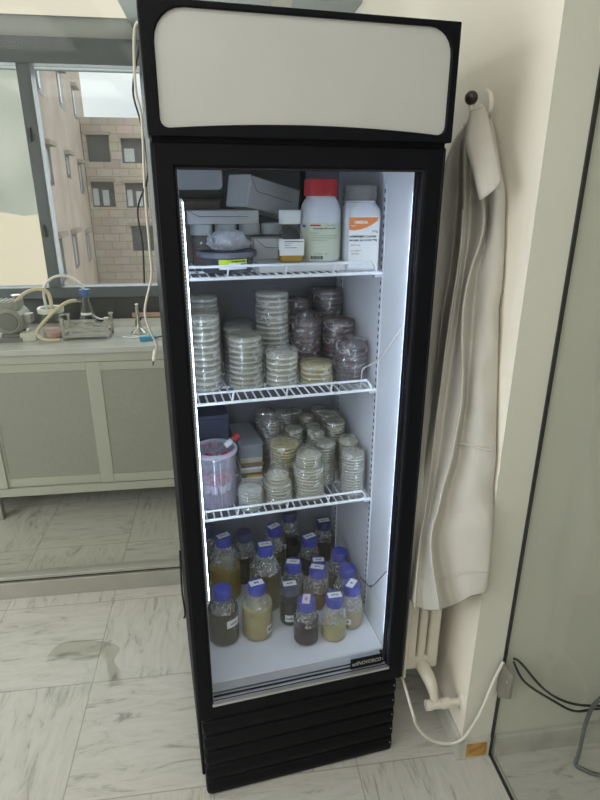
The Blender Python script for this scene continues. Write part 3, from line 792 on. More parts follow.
# --- tub of red capped tubes on the lower shelf
t_ = at('plastic_tub', 'milky clear plastic tub full of red capped tubes on the lower shelf', 'tub', .113, .303, TOPZ[2])
b = MB(); b.open_lathe([(.0, .001), (.054, .001), (.055, .004), (.058, .158), (.0605, .160), (.0605, .167), (.0555, .167), (.0550, .158), (.0530, .0055), (.0, .004)], 40); b.build('tub_body', MT['beaker'], t_)
b = MB(); b.open_lathe([(.0580, .157), (.0612, .157), (.0618, .160), (.0618, .166), (.0600, .1685), (.0550, .1685), (.0545, .166), (.0580, .157)], 40); b.build('rim', MT['milk'], t_)
b = MB()
for k in range(26):
    z = .012 + k * .0053; r = .0525 + .0058 * (z / .15); a = .12
    b.ball((r * sin(a) * 1.008, -r * cos(a) * 1.008, z), .0011, 6)
b.build('dot_row', MT['paper'], t_)  # vertical row of white dots on the tub front
def tube_thing(lab, base, tip, cap='red', L=.105):
    base = Vector(base); d = (Vector(tip) - base).normalized(); M = d.to_track_quat('Z', 'Y').to_matrix().to_4x4(); M.translation = base
    o = bpy.data.objects.new('screw_cap_tube', None); C.objects.link(o); o.empty_display_size = .02; o.matrix_world = Matrix.Translation(FW(0, 0, 0)) @ Matrix.Rotation(FT, 4, 'Z') @ M
    tag(o, lab, 'tube', 'red capped tubes in and behind the tub')
    MB().lathe([(.002, 0), (.0075, .014), (.008, .018), (.008, L - .012)], 16).build('tube_body', MT['tubeclear'], o)
    MB().lathe([(.0105, L - .013), (.011, L - .011), (.011, L + .002), (.0100, L + .004), (.002, L + .004)], 20, wob=lambda a, z: .02 * (1 if sin(14 * a) > 0 else -1)).build('cap', MT[cap], o)
    MB().lathe([(.0084, L * .45), (.0084, L * .75)], 16).build('label', MT['paper'], o)
Z3 = TOPZ[2] + .0065; tx, ty = .113, .303
inside = [(-.030, -.020), (-.010, -.033), (.013, -.031), (.031, -.016), (-.033, .006), (-.010, -.008), (.012, -.006), (.033, .010)]
words = ['front left', 'front, left of its centre', 'front, right of its centre', 'right front', 'left side', 'middle left', 'middle right', 'right side']
for i, (dx, dy) in enumerate(inside):
    tube_thing('red capped tube standing in the tub, ' + words[i], (tx + dx * .9, ty + dy * .9, Z3), (tx + dx * 1.08, ty + dy * 1.08, Z3 + .11), 'redd', .078)
tube_thing('red capped tube lying across the tub mouth, cap over the right rim', (tx + .002, ty + .022, Z3 + .130), (tx + .072, ty + .030, Z3 + .178), 'red', .082)
tube_thing('red capped tube lying at the front of the tub mouth, cap towards the right', (tx - .036, ty - .008, Z3 + .114), (tx + .036, ty - .026, Z3 + .150), 'red', .078)
tube_thing('red capped tube tilted left inside the tub mouth, label showing', (tx + .020, ty + .012, Z3 + .108), (tx - .030, ty - .022, Z3 + .150), 'red', .062)
for i, dx in enumerate((-.042, -.016, .010)):
    tube_thing('red capped tube standing behind the tub, ' + ('leftmost', 'middle', 'rightmost')[i] + ' of three', (tx + dx - .006, ty + .085 + .004 * i, TOPZ[2]), (tx + dx - .006, ty + .088, TOPZ[2] + 1), 'redd', .142)
t_ = at('storage_box', 'dark slate blue box at the back left of the lower shelf', 'box', .115, .48, TOPZ[2])
b = MB(); b.box(-.055, .055, -.05, .06, 0, .20); b.build('body', MT['navybox'], t_, bevel=.003)
MB().box(-.056, .056, -.051, .061, .2003, .212).build('lid', MT['navybox'], t_, bevel=.002)
# stack of flat slide boxes with a smoky tray on top
cols_ = [('cream slide box at the bottom of the pile on the lower shelf', 'cream', .018), ('kraft slide box with a yellow tape strip, second from the bottom', 'kraft', .016), ('pale slide box in the middle of the pile', 'cream', .018), ('brown slide box second from the top of the pile', 'kraft', .015), ('pale slide box topmost under the smoky tray', 'cream', .016)]
zz = TOPZ[2]
for i, (lab, m, h) in enumerate(cols_):
    t_ = at('slide_box', lab, 'box', .228 + .002 * (i % 2), .468, zz, [0, .02, -.02, .03, .0][i], 'flat slide boxes piled on the lower shelf')
    MB().box(-.033, .033, -.085, .085, 0, h * .6).build('body', MT[m], t_, bevel=.001)
    MB().box(-.034, .034, -.086, .086, h * .6 + .0003, h - .0005).build('lid', MT['card' if i in (0, 2) else m], t_, bevel=.001)
    if i == 1: MB().box(-.020, .028, -.0868, -.0862, .002, .0085).build('tape_strip', MT['yellow'], t_)
    zz += h
t_ = at('storage_tray', 'smoky clear lidded tray lying on the slide boxes', 'tray', .226, .475, zz + .0003, .05)
b = MB(); b.rbox(-.036, .036, -.088, .088, 0, .034, .006); b.build('body', MT['tray'], t_)
b = MB(); b.rbox(-.037, .037, -.089, .089, .0345, .041, .006); b.build('lid', MT['tray'], t_)
b = MB(); b.box(-.026, .026, -.07, .07, .004, .026); b.build('slides', MT['linergrey'], t_)

# --- top shelf
Z1 = TOPZ[0]
t_ = at('carton', 'low white carton lying flat under the red capped bottle and the small bottle', 'box', .238, .236, Z1)
MB().box(0, .218, 0, .155, 0, .0205).build('body', MT['card'], t_, bevel=.0015); b = MB(); b.box(.004, .214, -.0005, 0, .0155, .0165); b.build('lid_seam', MT['slot'], t_)
# red capped reagent bottle
t_ = at('reagent_bottle', 'white plastic bottle with a red screw cap and pale green label', 'bottle', .4045, .286, Z1 + .021, -.14); t_.scale = (1.14, 1, .925)
r = .0450
MB().lathe([(r * .93, 0), (r, .004), (r, .118), (r * .985, .130), (r * .90, .146), (r * .76, .158), (r * .70, .162), (r * .70, .172)], 40).build('bottle_body', MT['hdpe'], t_)
b = MB(); b.lathe([(r * .80, .166), (r * .82, .168), (r * .80, .176), (r * .795, .204), (r * .75, .208), (r * .2, .208)], 48, wob=lambda a, z: .018 * (1 if sin(18 * a) > 0 else -1) if .17 < z < .206 else 0); b.build('cap', MT['red'], t_)
b = MB(); band(b, r + .0003, .006, .100, -1.25, 1.25, 20); lb = b.build('label', MT['lbl_green'], t_)
b = MB(); band(b, r + .0008, .092, .096, -.62, -.12, 6); b.build('red_print', MT['lbl_red'], lb)
b = MB(); cyl_text(b, 'CAT. 8882101', .0042, r + .001, .42, .094); cyl_text(b, 'Amoxicillin MH Agar BPC', .0050, r + .001, .10, .086, bold=.0002)
cyl_text(b, 'STORE AT', .004, r + .001, -.45, .074)
for k in range(4): band(b, r + .0009, .0675 - k * .004, .0680 - k * .004, -.60, (.78, .78, .7, .2)[k], 8)
cyl_text(b, 'LOT 00420     EXP', .004, r + .001, -.1, .021)
for k in range(11): band(b, r + .0009, .008, .016, -.58 + k * .055, -.58 + k * .055 + (.03 if k % 3 else .04), 1)
b.build('print', MT['ink'], lb, flat=False)
b = MB(); band(b, r + .0008, .088, .095, -1.12, -.90, 3); b.build('blue_print', MT['bluecap'], lb)
# white square reagent bottle with orange label
t_ = at('reagent_bottle', 'square white plastic bottle with a grey lid and orange banner label', 'bottle', .5005, .264, Z1, -.10); t_.scale = (1, 1, 1.02)
hw = .0435
def sq(h_, r_): return [Vector((a, c_, 0)) for a, c_ in rrect(-h_, h_, -h_, h_, r_, 4)]
rings = []
for h_, z, r_ in ((hw * .95, 0, .012), (hw, .005, .014), (hw, .132, .014), (hw * .97, .142, .016), (hw * .86, .154, .030), (hw * .84, .157, .036)): rings.append([p + Vector((0, 0, z)) for p in sq(h_, r_)])
MB().loft(rings).build('bottle_body', MT['hdpe'], t_)
b = MB(); b.lathe([(.034, .157), (.034, .163), (.0385, .1635), (.0395, .166), (.0392, .193), (.037, .196), (.01, .196)], 48, wob=lambda a, z: .012 * (1 if sin(22 * a) > 0 else -1) if .164 < z < .194 else 0); b.build('lid', MT['greycap'], t_)
b = MB(); b.lathe([(.0365, .1575), (.0375, .1585), (.0375, .1605), (.0365, .1615)], 40); b.build('tamper_ring', MT['hdpe'], t_)
fy = -hw - .0004
lb = MB().box(-hw + .006, hw - .006, fy, fy + .0006, .006, .126).build('label', MT['paper'], t_)
b = MB()
top = .124; L0, R0 = -hw + .006, hw - .008
curve = [(L0, .096), (L0 + .012, .0945), (L0 + .028, .0965), (L0 + .045, .1015), (L0 + .060, .109), (L0 + .070, .116), (R0, top), (L0, top)]
b.prism([Vector((x, fy - .0006, z)) for x, z in curve], [Vector((x, fy, z)) for x, z in curve]); b.build('orange_banner', MT['orange'], lb)
b = MB(); flat_text(b, 'HIMEDIA', .0095, -.008, fy - .0009, .1125, .9, .0003)
pts_ = [Vector((-.034 + .012 * k / 6, fy - .0009, .1065 - .002 * sin(pi * k / 6))) for k in range(7)]
b.tube(pts_, .0005, 5); b.build('banner_lettering', MT['paper'], lb, flat=False)
b = MB(); flat_text(b, '500g', .008, .027, fy - .0005, .092)
flat_text(b, 'CHROMOGENIC COLIFORM', .0062, -.003, fy - .0005, .080, .86, .00025); flat_text(b, 'MH AGAR  (ALL IN ONE TYPE)', .0060, -.001, fy - .0005, .0715, .86, .00025)
flat_text(b, 'REF M 1991', .0050, -.020, fy - .0005, .0600); flat_text(b, 'LOT 0000471', .0048, -.019, fy - .0005, .047); flat_text(b, 'EXP 2025', .0048, -.021, fy - .0005, .040)
b.build('print', MT['ink'], lb, flat=False)
# small square bottle with yellow solution
t_ = at('sample_bottle', 'small clear square bottle with white cap and yellow liquid', 'bottle', .3235, .275, Z1 + .021, -.1); t_.scale = (1, 1, .87)
h_ = .0295; rings = []
for q, z, r_ in ((h_ * .93, 0, .006), (h_, .004, .007), (h_, .072, .007), (h_ * .93, .082, .010), (h_ * .70, .092, .018), (h_ * .62, .096, .018), (h_ * .62, .108, .018)): rings.append([p + Vector((0, 0, z)) for p in sq(q, r_)])
MB().loft(rings).build('bottle_body', MT['glass'], t_)
MB().loft([[p + Vector((0, 0, z)) for p in sq(h_ * .94, .006)] for z in (.003, .030)]).build('liquid', MT['honey'], t_)
b = MB(); b.lathe([(.0265, .104), (.0275, .106), (.0275, .137), (.026, .140), (.005, .140)], 40, wob=lambda a, z: .012 * (1 if sin(16 * a) > 0 else -1) if z < .138 else 0); b.build('cap', MT['whitecap'], t_)
lb = MB().box(-h_ - .0008, h_ + .0008, -h_ - .0010, -h_ - .0003, .020, .064).build('label', MT['paper'], t_)
b = MB(); yy = -h_ - .0013
b.box(-.018, .028, yy, yy + .0003, .0565, .0585); b.box(-.018, .0, yy, yy + .0003, .051, .0522); b.box(-.018, -.004, yy, yy + .0003, .046, .0472); b.box(-.018, .012, yy, yy + .0003, .0405, .0417); b.build('print', MT['ink'], lb)
# tub with slate rim and lime label, crumpled bag lying in it
t_ = at('storage_tub', 'clear round tub with a slate blue rim and lime green label', 'tub', .167, .288, Z1, .0)
b = MB(); b.open_lathe([(.0, .0005), (.058, .0005), (.060, .003), (.067, .042), (.0655, .042), (.058, .004), (.0, .003)], 44); b.build('tub_body', MT['tub'], t_)
b = MB(); b.open_lathe([(.064, .040), (.072, .038), (.0735, .041), (.0735, .049), (.072, .051), (.064, .049), (.064, .040)], 44); b.build('rim', MT['tubrim'], t_)
b = MB(); band(b, .0675, .012, .035, -.42, .62, 10); lb = b.build('label', MT['paper'], t_)
b = MB(); band(b, .0682, .027, .0345, -.40, .60, 10); band(b, .0684, .022, .035, -.42, -.08, 5); b.build('lime_band', MT['lime'], lb)
b = MB(); cyl_text(b, 'ANTIBIOTIC DISC', .0045, .0690, .28, .0305, bold=.0003); b.build('print', MT['ink'], lb, flat=False)
b = MB(); band(b, .0686, .0225, .0255, .35, .58, 3); b.build('teal_print', MT['teal'], lb)
b = MB()
rnd = random.Random(3)
prof = [(.020, .046), (.042, .050), (.048, .062), (.043, .074), (.032, .086), (.016, .092), (.003, .090)]
b.lathe(prof, 30, wob=lambda a, z: .22 * noise.noise(Vector((cos(a) * 2.4, sin(a) * 2.4, z * 60))) + .14 * sin(5 * a + z * 160))
b.tube([(-.035, -.02, .066), (-.055, -.022, .092)], [.006, .001], 6)
for v in b.bm.verts: v.co.x *= 1.05; v.co.x += .006
bg = b.build('plastic_bag', MT['bag'], None, loc=FW(.167, .288, Z1 + .006), rot=(0, 0, FT), flat=False)
tag(bg, 'crumpled clear plastic bag lying in the slate rimmed tub', 'bag')
# jars behind
for i, (u, lab, capm, pinkish) in enumerate(((.122, 'white lidded jar with reddish contents at the left of the top shelf', 'whitecap', True), (.186, 'white lidded jar behind the crumpled plastic bag', 'whitecap', True), (.250, 'white lidded jar right of the crumpled bag', 'whitecap', False), (.311, 'white lidded jar behind the small yellow bottle', 'whitecap', False))):
    t_ = at('sample_jar', lab, 'jar', u, .428, Z1, 0, 'white lidded jars under the flat box')
    MB().lathe([(.024, 0), (.026, .003), (.026, .070), (.022, .078), (.022, .084)], 28).build('jar_body', MT['jar'], t_)
    MB().lathe([(.021, .003), (.0245, .006), (.0245, .045)], 20).build('contents', MT['jarpink'] if pinkish else MT['card'], t_)
    MB().lathe([(.0275, .078), (.028, .080), (.028, .103), (.0265, .105), (.004, .105)], 32, wob=lambda a, z: .012 * (1 if sin(18 * a) > 0 else -1) if z < .104 else 0).build('lid', MT[capm], t_)
# boxes
def carton(lab, name, u, w_, z, L, Dp, Hh, rz=0., roll=0., mat='card'):
    t_ = at(name, lab, 'box', u, w_, z, rz); t_.rotation_euler = (0, roll, FT + rz)
    MB().box(0, L, 0, Dp, 0, Hh).build('body', MT[mat], t_, bevel=.0015)
    b = MB(); b.box(.004, L - .004, -.0006, 0, Hh * .97, Hh * .985); 
    b.tube([(.004, -.0004, Hh * .96), (.03, -.0004, Hh * .55), (L * .85, -.0004, Hh * .52)], .0006, 4); b.build('flap_seam', MT['slot'], t_)
    return t_
carton('small white carton standing between the tub and the small bottle', 'carton', .246, .345, Z1 + .021, .075, .042, .052)
carton('flat white carton lying across the white lidded jars', 'carton', .086, .402, Z1 + .1055, .185, .055, .034)
carton('long white carton lying tilted on top of the flat carton', 'carton', .238, .392, Z1 + .1475, .200, .080, .080, .60, .19)
carton('brown cardboard carton at the back left of the top shelf', 'carton', .060, .474, Z1, .12, .09, .165, mat='brown')
# thin cables inside the cooler
b = MB(); b.tube([FW(.500, .211, 1.102), FW(.5005, .209, 1.135), FW(.503, .207, 1.160), FW(.520, .20, 1.172), FW(.540, .17, 1.205), FW(.546, .13, 1.25), FW(.548, .08, 1.30), FW(.547, .053, 1.325)], .0016, 6, 5)
tag(b.build('sensor_cable', MT['cablew']), 'thin pale sensor cable rising from the middle shelf to the door edge', 'cable')
b = MB(); b.tube([FW(.530, .225, .478), FW(.541, .20, .470), FW(.546, .17, .482), FW(.546, .12, .545), FW(.547, .08, .600), FW(.548, .053, .628)], .0016, 6, 5); b.ball(FW(.5435, .17, .484), .004, 8)
tag(b.build('sensor_cable', MT['cableg']), 'thin dark sensor cable above the bottles by the right cooler wall', 'cable')

# ------------------------------------------------------------------ lab coat on its hook
t_ = thing('coat_hook', 'white wall hook with a round rosette and dark brown knob', 'hook', (WX, 1.425, 1.790))
MR = Matrix.Rotation(-pi / 2, 4, 'Y')
MB().lathe([(.033, 0), (.036, .004), (.033, .010), (.012, .014)], 32, M=MR).build('rosette', MT['hookw'], t_)
b = MB(); b.tube([(-.012, 0, 0), (-.026, -.004, -.018), (-.040, -.010, -.016), (-.046, -.014, .002)], .007, 10, 5); b.build('arm', MT['hookw'], t_)
b = MB(); b.ball((-.048, -.016, .014), .0155); b.build('knob', MT['knob'], t_)

coat_rows = [
 [(0.591, 1.386, 1.759), (0.598, 1.386, 1.759), (0.603, 1.379, 1.759), (0.613, 1.38, 1.759), (0.615, 1.369, 1.758), (0.625, 1.375, 1.758), (0.627, 1.365, 1.757), (0.64, 1.376, 1.759)],
 [(0.563, 1.396, 1.713), (0.581, 1.402, 1.714), (0.577, 1.365, 1.711), (0.593, 1.367, 1.711), (0.595, 1.34, 1.709), (0.616, 1.353, 1.71), (0.622, 1.331, 1.709), (0.64, 1.343, 1.71)],
 [(0.551, 1.408, 1.659), (0.591, 1.42, 1.66), (0.571, 1.348, 1.657), (0.592, 1.352, 1.657), (0.591, 1.306, 1.655), (0.62, 1.328, 1.656), (0.618, 1.292, 1.655), (0.64, 1.309, 1.656)],
 [(0.558, 1.419, 1.603), (0.603, 1.439, 1.603), (0.569, 1.331, 1.602), (0.591, 1.336, 1.602), (0.586, 1.272, 1.602), (0.614, 1.301, 1.602), (0.61, 1.252, 1.602), (0.64, 1.266, 1.602)],
 [(0.552, 1.408, 1.509), (0.6, 1.428, 1.507), (0.569, 1.319, 1.514), (0.591, 1.324, 1.514), (0.593, 1.259, 1.518), (0.617, 1.289, 1.516), (0.61, 1.239, 1.519), (0.64, 1.248, 1.518)],
 [(0.546, 1.393, 1.4), (0.592, 1.413, 1.396), (0.561, 1.305, 1.412), (0.581, 1.31, 1.411), (0.567, 1.246, 1.42), (0.598, 1.275, 1.415), (0.601, 1.226, 1.422), (0.64, 1.229, 1.421)],
 [(0.542, 1.378, 1.287), (0.575, 1.397, 1.282), (0.548, 1.291, 1.306), (0.571, 1.295, 1.304), (0.555, 1.232, 1.318), (0.594, 1.261, 1.311), (0.6, 1.213, 1.321), (0.64, 1.219, 1.319)],
 [(0.535, 1.354, 1.113), (0.559, 1.372, 1.105), (0.532, 1.268, 1.142), (0.552, 1.272, 1.14), (0.56, 1.21, 1.16), (0.587, 1.239, 1.149), (0.596, 1.191, 1.165), (0.64, 1.188, 1.164)],
 [(0.516, 1.290, 0.985), (0.515, 1.285, 0.99), (0.518, 1.248, 1.007), (0.541, 1.252, 1.004), (0.548, 1.191, 1.031), (0.577, 1.219, 1.016), (0.598, 1.172, 1.036), (0.64, 1.164, 1.037)],
 [(0.483, 1.226, 0.848), (0.493, 1.23, 0.845), (0.504, 1.224, 0.848), (0.522, 1.228, 0.844), (0.515, 1.168, 0.88), (0.549, 1.196, 0.861), (0.579, 1.149, 0.886), (0.64, 1.135, 0.889)],
 [(0.477, 1.226, 0.711), (0.487, 1.23, 0.708), (0.488, 1.204, 0.725), (0.507, 1.209, 0.72), (0.495, 1.15, 0.762), (0.534, 1.176, 0.74), (0.574, 1.13, 0.768), (0.64, 1.12, 0.769)],
 [(0.47, 1.226, 0.538), (0.481, 1.23, 0.523), (0.478, 1.176, 0.552), (0.511, 1.177, 0.53), (0.524, 1.12, 0.581), (0.572, 1.148, 0.565), (0.595, 1.106, 0.622), (0.64, 1.107, 0.635)],
]
ct = thing('lab_coat', 'off white cotton lab coat hanging from the wall hook beside the cooler', 'coat', (WX - .03, 1.38, 1.77))
org = Vector(ct.location)
rings = []
for i, row in enumerate(coat_rows):
    row = [Vector(p) for p in row]
    f = row[0]; l = row[-1]; top_ = i < 3
    k_ = .3 if f.z < .95 else 1.; left = Vector((max(.468 if f.z < .95 else .478, f.x - .05 * k_) if i > 2 else f.x - .010, f.y + .05 * (0 if f.z < .95 else 1), f.z + .01)); left2 = Vector((left.x + .03 * k_, left.y + (.012 if f.z < .95 else .08), f.z + .01))
    if top_: left = Vector((f.x + .020, f.y + .04, f.z)); left2 = Vector((f.x + .045, f.y + .06, f.z))
    right = Vector((min(.641, l.x + .004), l.y + (.04 if l.z < .95 else .06), l.z)); right2 = Vector((.636, l.y + (.08 if l.z < .95 else .16), l.z + .005))
    rings.append([p - org for p in [left2, left] + row + [right, right2]])
cols2 = list(zip(*rings)); 
def dense(seq, n): return catmull([Vector(p) for p in seq], n)
rings = [dense(r, 4) for r in rings]; colz = [dense(c_, 4) for c_ in zip(*rings)]; rings = [list(r) for r in zip(*colz)]
for i, r in enumerate(rings):
    for j, p in enumerate(r):
        q = noise.noise(Vector((p.x * 14 + p.z * 5, p.y * 9, p.z * 4 + 3))) * .016 + noise.noise(Vector((p.x * 30 - p.z * 9, p.y * 18, p.z * 11))) * .007
        wz = math.exp(-((p.z + org.z - 1.33) / .13) ** 2) * max(0, min(1, (p.x + org.x - .55) / .04))
        q += wz * .020 * noise.noise(Vector((p.x * 34 + p.z * 12, p.y * 10, p.z * 22 - p.x * 18)))
        wz = math.exp(-((p.z + org.z - .86) / .16) ** 2) * max(0, min(1, (p.x + org.x - .54) / .04))
        q += wz * .014 * noise.noise(Vector((p.x * 20 - p.z * 14, p.y * 10, p.z * 16 + p.x * 12)))
        p.y += q; p.x += q * .25
        if p.x + org.x > .642: p.x = .642 - org.x
b = MB(); b.loft(rings, caps=False, closed=False); b.build('coat_body', MT['coat'], ct, solid=.003, subd=1, flat=False)
# stitched edges running down the two front folds and along the hem
nc = len(rings[0])
for jj, nm in ((24, 'front_edge'), (16, 'front_edge')):
    b = MB(); b.tube([Vector(r[jj]) + Vector((-.002, -.005, 0)) for r in rings[14:]], .0032, 6); b.build(nm, MT['coat'], ct, flat=False)
b = MB(); b.tube([Vector(rings[-3][j]) + Vector((0, -.0035, .004)) for j in range(6, nc - 8)], .0018, 6); b.build('hem_stitch', MT['coat'], ct, flat=False)
# collar folded over
L_ = [(.570, 1.34, 1.766), (.553, 1.31, 1.738), (.539, 1.28, 1.70), (.544, 1.24, 1.646), (.551, 1.20, 1.582)]
R_ = [(.604, 1.34, 1.779), (.595, 1.28, 1.732), (.592, 1.25, 1.698), (.591, 1.22, 1.662), (.590, 1.19, 1.620)]
rows = []
for a, c_ in zip(dense(L_, 4), dense(R_, 4)):
    rows.append([a.lerp(c_, k / 6) + Vector((0, -.012 * sin(pi * k / 6), 0)) - org for k in range(7)])
b = MB(); b.loft(rows, caps=False, closed=False); b.build('collar', MT['coat'], ct, solid=.003, flat=False)
# hanging loop, hem band of stitches, pocket edge
b = MB(); b.tube([Vector(p) - org for p in ((.602, 1.375, 1.762), (.606, 1.400, 1.774), (.607, 1.412, 1.780), (.604, 1.390, 1.772), (.610, 1.365, 1.762))], .0025, 6, 4); b.build('hanging_loop', MT['coat'], ct)
b = MB()
pk = [(.560, 1.222, 1.015), (.578, 1.205, 1.017), (.600, 1.176, 1.019), (.622, 1.160, 1.020)]
b.tube([Vector(p) + Vector((0, -.012, 0)) - org for p in pk], .0028, 6, 4); b.build('pocket_edge', MT['coat'], ct)

# ------------------------------------------------------------------ radiator behind the coat
t_ = thing('radiator', 'cream column radiator on the wall behind the hanging coat', 'radiator', (0, 0, 0))
for k in range(9):
    y = 1.262 + k * .062; b = MB()
    for x0, x1 in ((.500, .530), (.535, .560), (.566, .600)):
        b.rbox(x0, x1, y, y + .045, .275, .80, .008)
    b.rbox(.496, .604, y + .004, y + .041, .235, .282, .012); b.rbox(.496, .604, y + .004, y + .041, .79, .835, .012)
    if k == 0: b.rbox(.487, .496, y - .02, y + .05, .228, .84, .003)
    b.build('section', MT['radiator'], t_)
b = MB(); b.tube([(.553, 1.265, .258), (.553, 1.75, .258)], .016, 10); b.tube([(.553, 1.265, .812), (.553, 1.75, .812)], .016, 10); b.build('manifold', MT['radiator'], t_)
v = MB(); v.tube([(.552, 1.29, .248), (.556, 1.250, .244), (.562, 1.215, .232), (.566, 1.195, .210), (.568, 1.185, .188)], [.020, .021, .019, .014, .012], 12, 4); v.tube([(.556, 1.18, .180), (.585, 1.18, .180), (.5855, 1.18, .180), (.612, 1.18, .180), (.6125, 1.18, .180), (WX - .001, 1.18, .180)], [.0135, .0135, .016, .016, .0115, .0115], 14)
v.tube([(.540, 1.18, .180), (.556, 1.18, .180)], [.0155, .0165], 14); v.lathe([(.022, 0), (.022, .006)], 16, M=Matrix.Translation(Vector((WX, 1.18, .180))) @ Matrix.Rotation(-pi / 2, 4, 'Y')); v.build('valve', MT['radiator'], t_, flat=True)

# ------------------------------------------------------------------ cables on the right
hole = (GX - .008, WY - .014, .372)
b = MB(); b.tube([FW(.606, .22, .02), FW(.606, .12, .12), FW(.600, .05, .245), (.478, 1.125, .225), (.492, 1.12, .180), (.526, 1.12, .128), (.583, 1.118, .096), (.637, 1.118, .108), (.678, 1.118, .201), (.703, 1.12, .305), hole], .0042, 8, 6)
tag(b.build('power_cable', MT['cablew']), 'white power cable looping from the cooler base up to the glass edge', 'cable')
G = GX + .012
b = MB(); b.tube([(G + .001, 1.116, .392), (.775, 1.112, .375), (.861, 1.11, .268), (.949, 1.11, .205), (1.049, 1.11, .178), (1.2, 1.10, .17), (1.4, 1.09, .18)], .0035, 8, 5)
tag(b.build('power_cable', MT['cableb']), 'upper of two thin black cables behind the right glass', 'cable')
b = MB(); b.tube([(G + .001, 1.112, .384), (.787, 1.10, .319), (.882, 1.10, .238), (.962, 1.10, .183), (1.042, 1.098, .182), (1.2, 1.08, .17), (1.4, 1.07, .18)], .0035, 8, 5)
tag(b.build('power_cable', MT['cableb']), 'lower of two thin black cables sagging behind the right glass', 'cable')
b = MB(); b.tube([(1.16, 1.06, .30), (1.06, 1.075, .275), (1.01, 1.085, .225), (.998, 1.09, .140), (.985, 1.075, .045), (.975, 1.065, .010), (.990, 1.048, .008), (1.015, 1.03, .008), (1.08, 1.01, .008), (1.3, .95, .008)], .006, 10, 6)
tag(b.build('floor_cable', MT['cableg']), 'thick grey cable snaking on the floor behind the right glass', 'cable')
t_ = thing('glass_clamp', 'beige metal clamp plate on the glass edge above the floor', 'clamp', (GX, 1.108, .31))
b = MB(); A = [(-.030, -.062), (.020, -.062), (.034, -.045), (.034, .035), (.028, .048), (-.026, .062), (-.030, .056)]
A = [(-.034, .050), (-.026, .062), (.026, .058), (.030, -.052), (.012, -.062), (-.034, -.018)]
b.prism([Vector((-.0005, y, z)) for y, z in A], [Vector((-.012, y * .94, z * .96)) for y, z in A]); b.build('plate', MT['plate'], t_, bevel=.002)
b = MB(); b.lathe([(.004, 0), (.004, .0015)], 10, M=Matrix.Translation(Vector((-.012, -.02, .03))) @ Matrix.Rotation(-pi / 2, 4, 'Y')); b.build('screw', MT['silver'], t_)

# ------------------------------------------------------------------ cables hanging left of the cooler
b = MB(); b.tube([FW(.07, .50, 1.902), FW(.04, .56, 1.912), (-.172, 1.83, 1.985), (-.188, 1.87, 2.035), (-.204, 1.9, 2.035), (-.213, 1.9, 1.988), (-.219, 1.9, 1.874), (-.209, 1.9, 1.796), (-.218, 1.9, 1.602), (-.219, 1.9, 1.422), (-.221, 1.9, 1.34), (-.252, 1.9, 1.231), (-.242, 1.9, 1.163), (-.225, 1.9, 1.113), (-.230, 1.9, 1.088)], .004, 8, 5)
o = thing('signal_cable', 'white cable with a plug hanging beside the cooler in front of the glass', 'cable', (0, 0, 0))
b.build('lead', MT['cablew'], o)
b = MB(); b.tube([(-.230, 1.9, 1.092), (-.236, 1.9, 1.066), (-.239, 1.9, 1.056)], [.0075, .0075, .005], 10); b.build('plug', MT['hookw'], o)
b = MB(); b.tube([(-.239, 1.9, 1.056), (-.243, 1.9, 1.040)], .002, 8); b.build('pin', MT['cableb'], o)
b = MB(); b.tube([FW(.09, .52, 1.901), FW(.05, .60, 1.908), (-.175, 1.85, 1.955), (-.192, 1.885, 1.985), (-.203, 1.905, 1.97), (-.228, 1.907, 1.874), (-.214, 1.910, 1.79), (-.205, 1.907, 1.70), (-.209, 1.9, 1.63), (-.245, 1.9, 1.545), (-.240, 1.9, 1.44), (-.246, 1.9, 1.318)], .003, 8, 5)
tag(b.build('signal_cable', MT['cableb']), 'thin black cable twisting beside the cooler against the window', 'cable')
b = MB(); b.tube([FW(-.004, .30, .62), FW(-.008, .28, .50), FW(-.005, .26, .43), FW(-.010, .255, .415)], .003, 8, 4)
tag(b.build('cable_end', MT['cableb']), 'short black cable end sticking out low on the cooler left side', 'cable')

# ------------------------------------------------------------------ bench beyond the glass
BZ = .905
t_ = thing('lab_bench', 'cream cabinet bench with sliding doors below the window', 'cabinet', (0, 0, 0))
b = MB(); b.box(-2.6, -.02, 2.722, 3.26, .135, .876); b.box(-2.6, -.02, 2.70, 2.722, .135, .178); b.box(-2.6, -.02, 2.70, 2.722, .834, .876); b.build('carcass', MT['cabinet'], t_)
for i, (x0, x1, y0) in enumerate(((-1.165, -.60, 2.712), (-.655, -.05, 2.702), (-1.75, -1.115, 2.702))):
    b = MB(); s = .062
    b.box(x0, x0 + s, y0, y0 + .009, .182, .830); b.box(x1 - s, x1, y0, y0 + .009, .182, .830); b.box(x0 + s, x1 - s, y0, y0 + .009, .182, .226); b.box(x0 + s, x1 - s, y0, y0 + .009, .788, .830)
    d = b.build('sliding_door', MT['cabinet'], t_, bevel=.002)
    MB().box(x0 + s, x1 - s, y0 + .004, y0 + .008, .226, .788).build('door_panel', MT['cabpanel'], d)
for x in (-1.19, -.06, -2.5):
    for y in (2.705, 3.2): MB().box(x - .02, x + .02, y, y + .04, 0, .134).build('leg', MT['rail'], t_)
tag(MB().box(-2.6, -.02, 2.685, 3.262, .877, BZ).build('worktop', MT['worktop'], bevel=.003), 'grey glass worktop lying on the cream cabinet bench', 'worktop')

